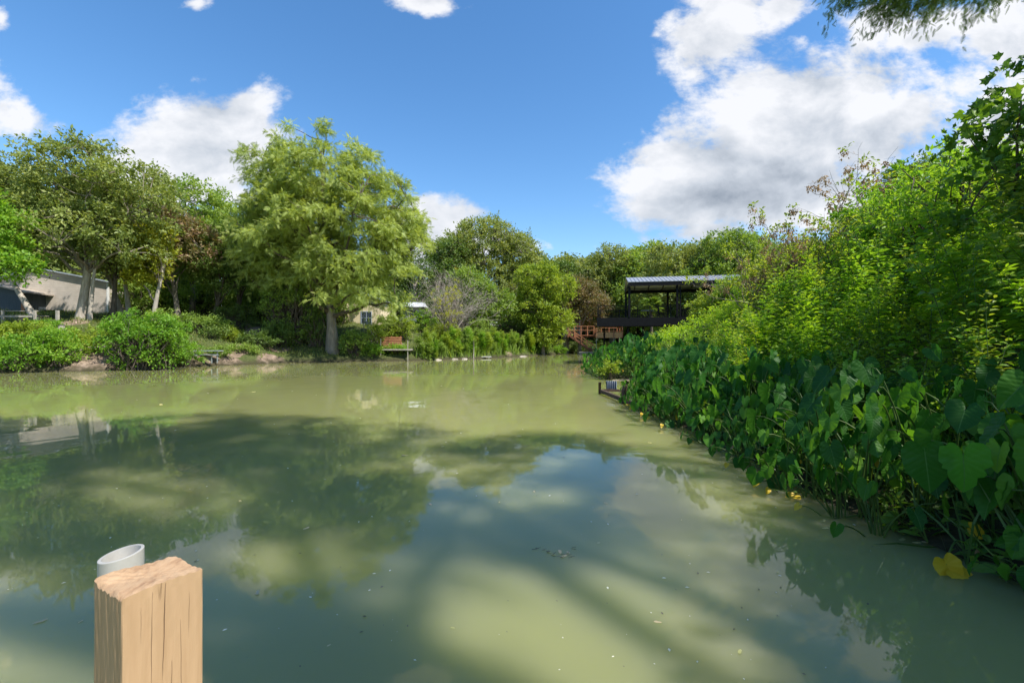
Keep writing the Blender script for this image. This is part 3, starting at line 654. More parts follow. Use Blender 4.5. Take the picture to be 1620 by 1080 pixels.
# ---- tall weeds on the right bank
def weed(seed,h,tip_bright=False,tpl=RAG,mat=None,ls=.21):
    rng=np.random.default_rng(seed); root=empty('tall_weed',(0,0,0)); sp=MB(); fb=MB()
    t=np.linspace(0,1,10); stem=np.stack([.12*h*t*t*rng.normal(),.12*h*t*t*rng.normal(),h*t-.1],-1); paths=[(stem,.011)]
    for k in range(9):
        tt=rng.uniform(.25,.9); p0=np.array([np.interp(tt,t,stem[:,i]) for i in range(3)]); az=rng.uniform(0,6.28); l=h*(1-tt)*.55+.15
        q=np.linspace(0,1,10)[:,None]; d=np.array([math.cos(az),math.sin(az),0]); paths.append((p0+d*l*.6*q+np.array([0,0,1])*l*.75*q**1.3,.005))
    sp.tubes(np.array([p for p,_ in paths]),np.array([np.linspace(r,.002,10) for _,r in paths]),5,tint=.5)
    P=[];X=[];S=[];Tn=[]
    for j,(pp,_) in enumerate(paths):
        L=np.linalg.norm(pp[-1]-pp[0]); nn=int(L/(.085 if j==0 else .06)); az=rng.uniform(0,6.28)
        for i in range(nn):
            tt=(i+.6)/nn
            if j==0 and tt<.12: continue
            b=np.array([np.interp(tt*9,range(10),pp[:,c]) for c in range(3)]); az+=1.57+rng.normal(0,.3)
            for s in (0,math.pi):
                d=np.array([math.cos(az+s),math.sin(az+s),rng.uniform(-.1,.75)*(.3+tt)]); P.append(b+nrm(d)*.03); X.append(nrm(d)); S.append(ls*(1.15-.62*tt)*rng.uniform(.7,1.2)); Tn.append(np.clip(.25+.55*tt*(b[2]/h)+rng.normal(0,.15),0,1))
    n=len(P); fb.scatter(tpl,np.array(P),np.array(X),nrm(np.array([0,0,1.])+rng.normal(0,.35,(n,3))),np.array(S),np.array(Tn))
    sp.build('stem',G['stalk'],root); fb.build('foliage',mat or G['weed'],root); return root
protoW=[weed(200+i,1.9+.22*i) if i!=3 else weed(203,2.56,tpl=LEAF2,mat=G['bright'],ls=.15) for i in range(4)]+[weed(204,2.78,tpl=LEAF2,mat=G['lime'],ls=.13)]
rng=np.random.default_rng(21); W=[]; tries=0
while len(W)<285 and tries<60000:
    tries+=1; y=1.5+38*rng.random()**1.5; x=rng.uniform(4,22)
    if x/y<.33 or x/y>1.45: continue
    X1=np.array([x]);Y1=np.array([y])
    if inside(X1,Y1)[0]: continue
    dR=float(seg_dist(X1,Y1,SHR)[0])
    if not 1.7<dR<9.5: continue
    if y>33 and x<17 : continue
    md=.42+.018*y
    if any((x-a)**2+(y-b)**2<md*md for a,b in W): continue
    W.append((x,y))
def cap(x,y,s,h):
    px=810+720*(x-.1)/y; py=np.interp(px,[1000,1060,1090,1150,1200,1240,1300,1400,1500,1620],[550,534,520,470,405,350,308,252,200,150]); za=CAMZ+(540-py)/720*y
    return float(max(.3,min(s,(za-g1(x,y))/h)))
for i,(x,y) in enumerate(W):
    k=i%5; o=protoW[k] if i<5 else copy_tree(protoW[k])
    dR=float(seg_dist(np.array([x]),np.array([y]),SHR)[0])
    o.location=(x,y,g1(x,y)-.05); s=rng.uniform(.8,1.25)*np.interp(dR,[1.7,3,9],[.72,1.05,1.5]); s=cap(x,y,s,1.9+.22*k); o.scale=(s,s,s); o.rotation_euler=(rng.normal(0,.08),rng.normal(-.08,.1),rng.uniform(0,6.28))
    px=810+720*x/y; zn=int(np.searchsorted([1120,1200,1300,1400,1500,1600],px))
    tag(o,('leafy green weed at the foot of the slope ' if dR<3.2 else 'tall leafy green weed halfway up the slope ' if dR<6 else 'tall green weed high on the ridge ')+['beside the pavilion deck','right of the pavilion roof','below the podded shrubs','below the middle of the ridge','below the dark hilltop oaks','below the broad-leaved tree','at the right edge'][zn],'weed','tall weeds on the right bank')
# undergrowth below the weeds
def carpet(name,n,xr,yr,hmax,mat,ls,cond,seed,tpl=LEAF2,freq=.9,lab=None):
    rng=np.random.default_rng(seed); x=rng.uniform(*xr,n); y=yr[0]+(yr[1]-yr[0])*rng.random(n)**1.4
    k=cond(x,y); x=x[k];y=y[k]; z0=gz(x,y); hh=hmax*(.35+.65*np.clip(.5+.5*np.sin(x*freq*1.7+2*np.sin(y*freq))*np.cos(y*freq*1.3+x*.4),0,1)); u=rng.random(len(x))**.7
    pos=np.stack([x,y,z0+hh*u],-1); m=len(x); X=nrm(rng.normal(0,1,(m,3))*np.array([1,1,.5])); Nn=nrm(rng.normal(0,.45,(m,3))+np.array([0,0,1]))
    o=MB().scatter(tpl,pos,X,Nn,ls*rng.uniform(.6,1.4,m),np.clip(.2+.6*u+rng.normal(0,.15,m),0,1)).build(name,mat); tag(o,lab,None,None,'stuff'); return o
def condR(x,y):
    dR=seg_dist(x,y,SHR); return (~inside(x,y))&(dR>1.3)&(dR<11)&(x/np.maximum(y,.1)>.16)&(x>3)&~((y>32)&(x<11))
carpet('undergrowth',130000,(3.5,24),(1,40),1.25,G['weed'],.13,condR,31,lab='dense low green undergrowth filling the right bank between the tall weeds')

def condE(x,y):
    dR=seg_dist(x,y,SHR); ins=inside(x,y); d=np.where(ins,-dR,dR); return (d>-.1)&(d<1.9)&(x>2.5)&(y<36)
def marsh(n,seed):
    rng=np.random.default_rng(seed); x=rng.uniform(3,10,n); y=1.5+33*rng.random(n)**1.5; k=condE(x,y); x=x[k];y=y[k]; z=np.maximum(gz(x,y),0); m=len(x); mb=MB()
    X=nrm(rng.normal(0,.6,(m,3))+np.array([-.3,0,.8])); Nn=nrm(rng.normal(0,1,(m,3)))
    mb.scatter(T([(0,-.012,0),(0,.012,0),(.5,.012,.05),(1,0,-.1),(.5,-.012,.05)],[(0,1,2,4),(4,2,3)]),np.stack([x,y,z],-1),X,Nn,rng.uniform(.25,.85,m),rng.random(m))
    tag(mb.build('marsh_grass',G['stalk']),'thin grass stems and dark litter between the elephant ears at the waterline',None,None,'stuff')
marsh(16000,33)
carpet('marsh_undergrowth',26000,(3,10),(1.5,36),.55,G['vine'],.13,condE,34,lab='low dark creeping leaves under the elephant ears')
# ---- tree whose leafy branches reach in at the upper right
tree('mulberry_tree','broad-leaved tree leaning in over the weeds at the upper right edge','tree',(9.6,5.8,g1(9.6,5.8)),5.2,.10,
     [(-2.5,.7,1.5,1.0,1.0,.7),(-2.2,.6,2.3,.9,1.0,.7),(-1.5,.5,3.0,1.0,1.2,.8),(-.8,.1,3.9,1.1,1.2,.8),(.6,0,4.2,1.6,1.4,1.2),(0,-.8,.8,1.8,1.2,.9)],230,41,.10,G['vine'],bark=BARKD,tpl=MAPLE,cr=.55,tw=5,nl=8,nlimb=12,droop=.35,ldroop=.25,nup=.55,spread=.10,bias=.2,lift=.2)

# ---- hero trees on the left bank
def gloc(px,d): 
    x=(px-810)/720*d; return (x,d,g1(x,d)-.05)
# bald cypress
def cyp(name,label,loc,h,tr,lumps,ncl,seed,frond_size,lean=(0,0),mat='cypress',cr=1.25,tw=6,nl=10,nlimb=26,**kw):
    return tree(name,label,'tree',loc,h,tr,lumps,ncl,seed,frond_size,G[mat],bark=BARK,tpl=FROND,cr=cr,tw=tw,nl=nl,lean=lean,nlimb=nlimb,trunk_h=.93,bias=.3,flare=1.75,lift=.06,lowstart=.18,droop=.55,ldroop=.5,flat=.28,nup=.6,updir=.0,spread=.13,**kw)
k=.0604
L_=(-17.2,43.7,g1(-17.2,43.7)-.1)
cyp('bald_cypress','tall light green bald cypress with a flared grey trunk at the water edge',L_,21.9,.43,
    [(-1.3,0,16.7,5.6,5.5,4.4),(-5.6,0,17.0,2.8,3,3.2),(1.5,0,13.0,7.4,6.5,4.6),(-3.2,0,12.2,5.0,6,3.8),(5.8,0,11.6,3.4,4.5,3.2),(3.2,-1.2,8.6,5.4,5,2.4),(-2.5,1,8.6,4.2,5,2.2),(2.6,-2.6,5.4,3.4,2.4,1.3),(5.3,-1.5,5.2,2.6,2.6,1.7),(0.2,-3,5.6,1.8,1.6,.9)],
    700,7,.52,lean=(-1.0,0),nl=12)
cyp('bald_cypress','smaller drooping cypress in the gap left of the tall bald cypress',(-23.8,45.5,g1(-23.8,45.5)),14,.28,
    [(-.3,0,11.3,3.4,3,2.4),(-.8,0,8.2,3.4,3,2.5),(1.3,0,6.0,3.0,3,2.0)],190,8,.55,nlimb=16)
# big elm on the left
tree('cedar_elm','broad elm with two grey trunks in front of the pale house','tree',(-36.2,38.2,g1(-36.2,38.2)-.05),15.4,.36,
     [(1.6,0,12.0,4.4,4.2,2.9),(-1.4,0,12.2,3.4,3.5,2.4),(4.2,0,10.0,3.6,4,3.0),(-2.0,0,9.6,4.0,4,2.7),(1.5,-1,7.4,5.5,4,2.3),(-3.8,-.5,6.0,3.2,3,1.7),(4.2,0,6.3,3.4,3,1.6)],
     330,11,.24,G['elm'],cr=1.05,tw=6,nl=10,lean=(1.5,0),nlimb=20,trunk_h=.78,droop=.15,lowstart=.35,bark=BARKL,flare=1.35)
tree('slender_elm','thin pale second trunk rising beside the big elm trunk','tree',(-35.2,37.9,g1(-35.2,37.9)-.05),12,.17,
     [(.6,0,9.4,2.4,2,2.2),(1.2,.5,7,2,2,1.2)],60,12,.22,G['elm'],cr=.9,tw=5,nl=9,lean=(.8,0),nlimb=8,trunk_h=.8,bark=BARKL,flare=1.2,lowstart=.45)
tree('hackberry_tree','sparse green tree reaching in from the left edge behind the deck','tree',(-46.0,39,g1(-46,39)-.05),17,.30,
     [(-2.0,0,12.2,3.4,3,2.4),(2.0,0,11.2,3.0,3,2.2),(4.6,0,10.2,2.4,2.4,1.8),(-1,0,10,4,3.5,2.2),(3.5,0,8.5,3.2,3,1.6)],160,13,.25,G['elm'],cr=1.0,tw=5,nl=9,lean=(1.2,0),nlimb=16,lowstart=.35)
tree('pecan_sapling','yellow-green tree hanging low over the deck at the left edge','tree',(-37.5,32.5,g1(-37.5,32.5)-.05),9.0,.15,
     [(-.4,0,7.0,2.6,2.4,2.6),(.9,0,4.8,2.0,2,1.3)],130,14,.24,G['bright'],cr=.85,tw=5,nl=9,nlimb=9,lowstart=.5,bark=BARKD)
tree('leaning_elm','pale mottled trunk leaning left in front of the house wall','tree',(-38.6,37.0,g1(-38.6,37.0)-.05),9.6,.24,
     [(-4.0,0,8.4,2.6,2.5,1.7),(-1.6,0,8.8,2.2,2,1.4)],40,15,.22,G['elm'],cr=.95,tw=5,nl=9,lean=(-5.2,0),nlimb=8,trunk_h=.86,bark=BARKL,flare=1.5,lowstart=.75)
tree('chinaberry_tree','glowing yellow-green tree with slanting pale branches right of the house','tree',(-31.5,39.8,g1(-31.5,39.8)-.05),9.6,.20,
     [(.0,0,5.9,1.5,1.4,1.9),(.5,-.3,7.6,1.4,1.3,1.2),(-.9,-.3,4.6,1.2,1.0,.8)],95,16,.24,G['yellow'],cr=.75,tw=5,nl=9,lean=(1.3,0),nlimb=12,bark=BARKL,lowstart=.3)
for i,(px,d,h,ln,lab) in enumerate([(178,39.5,8.5,(.5,0),'dark upright trunk beside the house corner'),(197,40.5,7.5,(-2.0,0),'short trunk leaning left beside the house corner'),(206,42,8.5,(-.9,0),'pale twisting trunk behind the leafy bank bush')]):
    tree('elm_tree',lab,'tree',gloc(px,d),h,.24,[(ln[0]*.8,0,h*.84,2.6,2.4,1.7),(ln[0]*.5+.6,0,h*.68,2.0,2,1.1)],85,50+i,.23,G['elm' if i!=2 else 'mid'],cr=.9,tw=5,nl=8,lean=ln,nlimb=9,bark=[BARKD,BARK,BARKL][i],lowstart=.55,trunk_h=.82)
tree('browning_tree','tree with browning leaf clusters right of the yellow-green tree','tree',gloc(283,44),12.2,.24,
     [(-1.2,0,9.0,3.2,3,2.2),(1.2,0,7.6,3.0,3,2.2),(-2.6,0,6.6,2.0,2,1.6)],190,17,.26,G['brown'],cr=.95,tw=5,nl=8,lean=(-1.2,0),nlimb=14,bark=BARK)
tree('green_ash','rounded green tree showing above the browning tree','tree',gloc(305,52),15.5,.3,
     [(0,0,12.4,4.4,4,3.0),(-3.2,0,11.0,3,3,2.4),(3.2,0,9.8,3,3,2.6),(0,0,8,4.5,4,2.5)],300,18,.28,G['mid'],cr=1.1,tw=5,nl=9,nlimb=14)
tree('live_oak','dark spreading tree left of the tall cypress above the path','tree',gloc(372,48.5),11.0,.3,
     [(0,0,8.4,4.8,4,2.6),(-3.2,0,6.4,3.2,3,2.2),(3.5,0,6,3.2,3,2.4)],300,19,.22,G['mid'],cr=1.0,tw=6,nl=9,nlimb=14,bark=BARKD,lean=(1.5,0))
tree('live_oak','dark leaning oak behind the bright shrub beside the path','tree',gloc(335,45.5),7.6,.22,
     [(0,0,6.0,3.4,3,1.7),(1.6,0,4.6,2.2,2,1.3)],150,20,.2,G['dark'],cr=.9,tw=5,nl=9,nlimb=10,bark=BARKD,lean=(1.6,0))

# ---- middle distance trees
tree('live_oak','big rounded dark oak in the centre of the far bank','tree',gloc(765,80),20.2,.5,
     [(0,0,14.6,6.6,6,4.6),(-4.6,0,12.6,4.6,5,3.8),(5.8,0,13.2,4.0,5,3.8),(0,-2,8.4,8,5,3.8)],560,22,.32,G['elm'],cr=1.35,tw=6,nl=9,nlimb=18,bark=BARKD)
tree('live_oak','lower shoulder of dark oak left of the big central oak','tree',gloc(712,76),15,.35,
     [(0,0,11.4,3.8,4,3.0),(1.5,-1,7.4,4.4,4,3.2)],230,23,.3,G['dark'],cr=1.2,tw=6,nl=8,nlimb=12,bark=BARKD)
tree('grey_scrub_tree','thin greyish dark tree in the gap right of the tall cypress','tree',gloc(655,72),12.6,.25,
     [(0,0,9.6,3.6,3,2.2),(-1,0,6.6,4,3,2.6),(2.5,0,8,2.4,2,2)],150,24,.24,G['dark'],cr=1.2,tw=5,nl=7,nlimb=16,bark=TWIG)
tree('green_ash','light green tree bending left of the pale dead bush','tree',gloc(768,60),9.6,.2,
     [(-2.2,0,7.8,2.4,2,1.4),(-.8,0,6.0,2.2,2,1.8),(.6,0,4.2,2.8,2,1.8),(2.6,-.5,5.4,1.2,1,.9)],190,25,.26,G['mid'],cr=.9,tw=5,nl=9,nlimb=12,lean=(-1.5,0))
tree('boxelder_tree','yellow-green leafy tree between the central oak and the palm','tree',gloc(858,64),13.4,.26,
     [(-.6,0,10.4,3.2,3,2.5),(1.8,0,9.2,3.0,3,2.4),(-1.2,0,6.6,3.4,3,2.6),(1.8,-.5,5.2,2.6,2.4,2.0),(.6,-1,3.2,2.4,2,1.6)],330,26,.26,G['lime'],cr=1.0,tw=5,nl=9,nlimb=16)
tree('browning_tree','brown-tipped spreading tree above the red wooden deck','tree',gloc(916,72),13.8,.26,
     [(-.5,0,11.4,3.6,3,2.2),(1.6,0,9.2,3.2,3,2.2),(-1.6,0,8.0,2.6,2.4,1.8),(2.4,-.5,6.6,1.6,1.6,1.2)],250,27,.26,G['brown'],cr=1.1,tw=5,nl=8,nlimb=16,bark=BARKL)
tree('green_ash','grey-green tree behind the left end of the black pavilion','tree',gloc(968,82),18.2,.4,
     [(0,0,14.0,4.6,4,3.6),(-3.6,0,11.6,3.6,4,3.4),(4.0,0,12.6,3.6,4,3.6),(0,0,8,6,4,3.2)],420,28,.32,G['elm'],cr=1.3,tw=6,nl=8,nlimb=16)
tree('cedar_elm','tall rounded tree above the roof of the black pavilion','tree',gloc(1078,62),16.4,.4,
     [(-1.6,0,13.2,3.6,4,2.6),(2.6,0,13.0,3.2,4,2.6),(-3.4,0,9.6,3.4,4,2.8),(1,0,8.6,5.6,4,3.2)],400,29,.28,G['elm'],cr=1.15,tw=6,nl=9,nlimb=16)
tree('cedar_elm','second rounded tree right of the tree above the pavilion roof','tree',gloc(1150,58),14.6,.36,
     [(0,0,11.8,3.8,4,2.4),(3.4,0,10.2,3.4,4,2.6),(-2.6,0,8.4,3.4,4,2.6),(2,0,6.4,5,4,2.4)],340,30,.27,G['mid'],cr=1.1,tw=6,nl=9,nlimb=14)
tree('live_oak','dark tree closing the view behind the pavilion deck','tree',gloc(1022,82),11,.3,
     [(0,0,6.4,5.2,4,3.2),(-4,0,4.6,3.2,3,2.8),(5.5,0,5.6,4.2,3,3.2)],330,31,.24,G['dark'],cr=1.2,tw=6,nl=9,nlimb=14,bark=BARKD)
tree('live_oak','dark oak crown on the hilltop above the weeds at the upper right','tree',gloc(1478,25),6.0,.2,
     [(0,0,5.6,2.3,2.2,1.5),(-1.6,0,4.8,1.6,1.6,1.1),(2.0,0,5.2,2,2,1.3)],200,32,.17,G['dark'],cr=.7,tw=6,nl=9,nlimb=12,bark=BARKD)
tree('live_oak','small dark oak crown left of the hilltop oak','tree',gloc(1405,28),4.6,.15,
     [(0,0,4.9,2.0,2,.95),(-1.6,0,4.0,1.6,1.6,.8)],110,33,.16,G['dark'],cr=.65,tw=6,nl=8,nlimb=10,bark=BARKD)
# trees closing the horizon behind everything
protoB=[tree('woodland_tree','tree in the wood behind the far bank','tree',(0,0,0),12,.25,[(0,0,9,3.4,3.4,2.8),(-2,.5,6.8,2.6,3,2.2),(2.2,-.4,6.6,2.6,3,2.2),(0,0,4.2,3.2,3,2.0)],260,60+i,.3,G[m],cr=1.15,tw=5,nl=9,nlimb=10,group='woodland trees behind the far bank') for i,m in enumerate(['elm','mid','dark'])]
BG=[(-90,60,250,1),(-20,58,262,0),(60,62,300,1),(105,66,300,2),(170,60,285,0),(240,64,330,1),(430,66,330,0),(330,62,345,2),(490,70,400,1),(560,72,420,0),(610,76,400,2),(640,90,440,2),(680,95,425,0),
    (840,92,402,0),(880,88,410,2),(905,95,404,0),(1000,96,395,2),(1035,90,385,1),(1110,80,380,0),(1185,70,372,1),(1215,60,385,2),(1020,80,400,1),(1250,50,395,1),(940,100,408,2),(-160,60,220,0),(1295,44,380,0),(870,78,440,2),(700,88,440,1),(820,100,420,1)]
for i,(px,d,top,k) in enumerate(BG):
    o=protoB[k] if i in (0,1,3) else copy_tree(protoB[k])
    x=(px-810)/720*d; z=g1(x,d)-.1; h=CAMZ+(540-top)/720*d-z; o.location=(x,d,z); s=h/11.9; rr=random.Random(i); o.scale=(s*rr.uniform(1,1.3),s*1.1,s); o.rotation_euler=(0,0,rr.uniform(0,6))
    tag(o,['broad dark crown in the wood ','olive-green crown in the wood ','deep green crown in the wood '][k]+(lambda q: min([(40,'behind the pale siding house'),(180,'behind the cedar elm'),(300,'behind the path bushes'),(430,'left of the tall cypress'),(520,'behind the tall cypress'),(640,'right of the tall cypress'),(760,'behind the central oak'),(860,'behind the boxelder'),(940,'behind the red deck'),(1030,'above the pavilion left end'),(1120,'behind the pavilion roof'),(1220,'behind the podded shrubs')],key=lambda t:abs(t[0]-q))[1])(px),'tree','woodland trees behind the far bank')

# ---- bushes along the banks
def bloc(px,d): return gloc(px,d)
BU=[('leafy_bush','large bright green leafy bush filling the left bank above the water',228,30.8,6.2,3.9,'bright',320,.17,3.0),
    ('leafy_bush','bright green bush right side of the large bank bush, above the bench',292,34.0,2.6,1.7,'bright',70,.16,2),
    ('leafy_bush','leafy bush at the water edge at the far left',22,27.9,4.4,1.7,'bright',130,.16,2.4),
    ('leafy_bush','leafy bush below the wooden stump at the left water edge',92,28.8,2.5,2.4,'bright',100,.16,2),
    ('juniper_bush','flat spreading fern-like bush in front of the wooden deck',44,31.0,2.8,1.35,'lime',70,.16,2),
    ('low_bush','low grassy green bush between the elm trunks and the bare earth',140,32.5,2.6,.9,'lime',60,.14,2),
    ('dark_bush','shady green bush behind the bright bank bush',270,40,3.4,2.0,'mid',90,.16,2.5),
    ('dark_bush','shady shrub on the bank above the white bench',318,40.5,5.0,1.7,'mid',120,.16,2.5),
    ('sunlit_bush','yellow-green sunlit bush at the top of the dirt path',360,41.0,2.4,1.2,'lime',70,.15,2),
    ('dark_bush','dark low shrub left of the dirt path',375,46,4.0,2.2,'dark',90,.16,2.5),
    ('dark_bush','dark shrub at the water edge right of the dirt path',410,40.6,3.6,1.2,'dark',90,.16,1.6),
    ('dark_bush','tall dark bush under the left side of the cypress crown',462,44.0,6.0,6.4,'mid',300,.18,4.0),
    ('dark_bush','dark bush directly left of the flared cypress trunk',498,43.8,2.6,4.2,'dark',120,.17,2),
    ('dark_bush','lower dark bush under the cypress near the water',440,42.6,3.4,2.2,'dark',100,.17,2),
    ('dark_bush','green bush at the foot of the cypress on its right side',560,43.6,2.6,2.2,'mid',110,.16,1.8),
    ('leafy_bush','pale bush on the slope between the cypress and the pallet platform',590,45.2,2.0,2.4,'lime',60,.16,1.6),
    ('leafy_bush','leafy weeds under the small pallet platform',622,44.9,2.8,.9,'bright',50,.14,1),
    ('leafy_bush','green bush behind the pallet platform',628,48.5,4.4,2.6,'lime',130,.17,2.5),
    ('leafy_bush','yellowish bush below the pale dead shrub',700,52.2,3.6,2.0,'lime',100,.16,1.6),
    ('leafy_bush','fresh green bush left of the pale dead shrub',672,55,3.0,3.0,'bright',70,.18,2),
    ('leafy_bush','bush below the light green bending tree',765,57,3.6,3.4,'mid',120,.17,2),
    ('dark_bush','dark bush under the boxelder tree at the far bank',810,65,4.6,3.2,'dark',110,.18,2.5),
    ('leafy_bush','bush on the bank below the boxelder tree',852,64.5,3.8,2.6,'mid',110,.17,2),
    ('leafy_bush','small bright bush at the foot of the stairs beside the low dock',886,68.6,2.0,1.2,'bright',50,.15,1.2),
    ('sunlit_bush','sunlit bush under the black pavilion deck',1022,36.6,2.4,1.5,'lime',130,.15,2.2),
    ('sunlit_bush','yellow-green bush below the right half of the pavilion deck',1052,34.6,2.6,1.5,'lime',130,.15,2.2),
    ('sunlit_bush','yellow-green bush right of the pavilion supports',1122,33.0,2.8,2.6,'lime',170,.15,2.6),
    ('sunlit_bush','tall sunlit bush reaching the right end of the pavilion roof',1172,32.0,3.8,3.4,'bright',210,.15,3),
    ('sunlit_bush','yellow-green thicket right of the pavilion roof end',1225,30,5.0,3.6,'lime',210,.15,3.5),
    ('dark_bush','shaded bush behind the lower dock under the wooden deck',935,77,9,2.2,'dark',130,.2,2.5),
    ('leafy_bush','pale green bush at the left edge between the deck and the water',-25,29.5,3.4,1.5,'lime',80,.16,2),
    ('low_bush','low green clump at the waterline right of the path foot',352,36.9,2.4,.8,'mid',50,.14,1.2),
    ('low_bush','low dark clump on the shaded slope left of the path',335,39.5,2.4,1.1,'dark',50,.14,1.4),
    ('low_bush','creeping green clump at the waterline below the shady bushes',385,38.9,2.6,.7,'mid',50,.14,1.0),
    ('low_bush','low clump at the waterline left of the pallet platform',588,43.9,2.0,1.0,'bright',50,.14,1.0),
    ('low_bush','creeping plants below the yellow sapling',712,48.6,2.8,1.2,'lime',60,.14,1.0),
    ('low_bush','green clump in front of the thin grey post',742,50.6,1.8,1.3,'bright',50,.14,1.0),
    ('leafy_bush','leafy bush behind the low plank rail at the left',72,33.0,2.6,.6,'bright',70,.15,1.6),
    ('low_bush','low weeds between the stump and the large bank bush',128,30.6,2.2,1.0,'lime',45,.14,1.2),
    ('grey_bush','greyish bush at the right corner of the pavilion deck',1092,37,1.4,1.7,'brown',50,.12,1.2)]
for i,(nm,lab,px,d,w,h,mt,n,lf,dp) in enumerate(BU):
    x,y,z=bloc(px,d); bush(nm,lab,(x,y,max(z,-.02)),w,h,300+i,G[mt],n=n,leaf=lf,cr=.5 if w<5 else .6,tw=5,nl=8,depth=dp,group='bushes on the banks',droop=.3,ldroop=.15)
pT=[bush('thicket_bush','dark understorey bush of the thicket closing the view between the trunks behind the left bank',(0,0,0),7,4.6,360+i,G[m],n=150,leaf=.3,cr=1.0,tw=5,nl=8,group='understorey bushes behind the left bank') for i,m in enumerate(['dark','mid','dark'])]
TB=[(-60,56),(215,50),(250,54),(290,56),(320,54),(350,57),(390,56),(420,54),(455,57),(490,54),(525,57),(560,62),(600,64),(640,75),(680,70),(715,72),(750,74),(800,78),(830,80),(960,86),(1000,84),(1050,72),(1100,60),(1150,54),(905,98),(860,100),(160,62),(120,66),(-20,64)]
for i,(px,d) in enumerate(TB):
    o=pT[i] if i<3 else copy_tree(pT[i%3]); x=(px-810)/720*d; rr=random.Random(i); s=rr.uniform(.85,1.25)*(1.0 if px<700 else 1.15); o.location=(x,d,g1(x,d)-.2); o.scale=(s,s,s); o.rotation_euler=(0,0,rr.uniform(0,6)); o['label']='dark understorey bush in the thicket '+min([(60,'behind the house'),(230,'behind the yellow-green tree'),(330,'above the dirt path'),(420,'left of the cypress trunk'),(520,'behind the cypress trunk'),(600,'behind the cream cottage'),(680,'behind the grey cabin'),(760,'behind the light green bending tree'),(840,'behind the boxelder'),(930,'behind the red deck'),(1040,'behind the pavilion'),(1130,'beyond the pavilion roof end')],key=lambda t:abs(t[0]-px))[1]
# reeds and tall herbs at the far bank
def blades(name,n,path,wid,h,mat,lab,seed,w=.05):
    rng=np.random.default_rng(seed); P=np.array(path,float); t=rng.uniform(0,len(P)-1,n); x=np.interp(t,range(len(P)),P[:,0])+rng.uniform(-.3,.3,n); y=np.interp(t,range(len(P)),P[:,1])+rng.uniform(0,wid,n)
    z=np.maximum(gz(x,y),-.05); m=n
    X=nrm(rng.normal(0,.28,(m,3))+np.array([0,0,1.])); Nn=nrm(rng.normal(0,1,(m,3))); hh=h*rng.uniform(.5,1.2,m)*(.7+.3*np.sin(x*1.3+y))
    tp=T([(0,-w,0),(0,w,0),(.5,w*.9,0.0),(1,.0,.12),(.5,-w*.9,0)],[(0,1,2,4),(4,2,3)])
    tag(MB().scatter(tp,np.stack([x,y,z],-1),X,Nn,hh,rng.uniform(0,1,m)).build(name,mat),lab,None,None,'stuff')
blades('reeds',1900,[(-9.5,44.6),(-6.3,48),(-3.4,51),(1.5,58.4),(6.0,67.6)],2.4,1.25,G['mid'],'dense upright reeds and herbs along the far bank',71,.045)
def leafy_herbs():
    pr=[weed(240+i,2.3,mat=G[['bright','lime','mid'][i]],ls=.34) for i in range(3)]; rng=np.random.default_rng(5); P=np.array([(-8.5,45.5),(-6,48.6),(-3.2,51.8),(1.6,59),(5.2,66.6)])
    for i in range(150):
        t=rng.uniform(0,4); x=np.interp(t,range(5),P[:,0])+rng.uniform(-.3,.3); y=np.interp(t,range(5),P[:,1])+rng.uniform(-.4,3.0)
        o=pr[i%3] if i<3 else copy_tree(pr[i%3]); o.location=(x,y,max(g1(x,y),0)-.05); s=rng.uniform(.45,1.25); o.scale=(s,s,s); o.rotation_euler=(rng.normal(0,.12),rng.normal(0,.12),rng.uniform(0,6))
        o.name='tall_herb'; tag(o,['bright green herb ','yellow-green herb ','mid-green herb '][i%3]+('beside the pallet platform' if t<1 else 'below the pale dead shrub' if t<1.9 else 'right of the thin grey post' if t<2.9 else 'below the boxelder tree')+' on the far bank','weed','tall herbs along the far bank')
leafy_herbs()
def condL(x,y):
    dL=seg_dist(x,y,SHL); q=(~inside(x,y))&(dL>.4)&(dL<26)&(np.sin(x*.9+1.3*np.sin(y*.5))+np.sin(y*1.1-x*.3)>-.9)
    dp=np.min(np.hypot(x[:,None]-pcx[None,::3],y[:,None]-pcy[None,::3]),1); return q&(dp>1.3)&~((x>-28.6)&(x<-25.6)&(y<33)&(y>28.5))
def grass(n,seed):
    rng=np.random.default_rng(seed); x=rng.uniform(-58,12,n); y=rng.uniform(24,84,n); k=condL(x,y); x=x[k];y=y[k]; z=gz(x,y); m=len(x)
    X=nrm(rng.normal(0,.5,(m,3))+np.array([0,0,1.])); Nn=nrm(rng.normal(0,1,(m,3))); tp=T([(0,-.09,0),(0,.09,0),(1,.0,.12)],[(0,1,2)])
    tag(MB().scatter(tp,np.stack([x,y,z],-1),X,Nn,rng.uniform(.12,.42,m),rng.uniform(0,1,m)).build('grass',G['grass']),'rough grass tufts growing over the left and far banks',None,None,'stuff')
grass(150000,81)

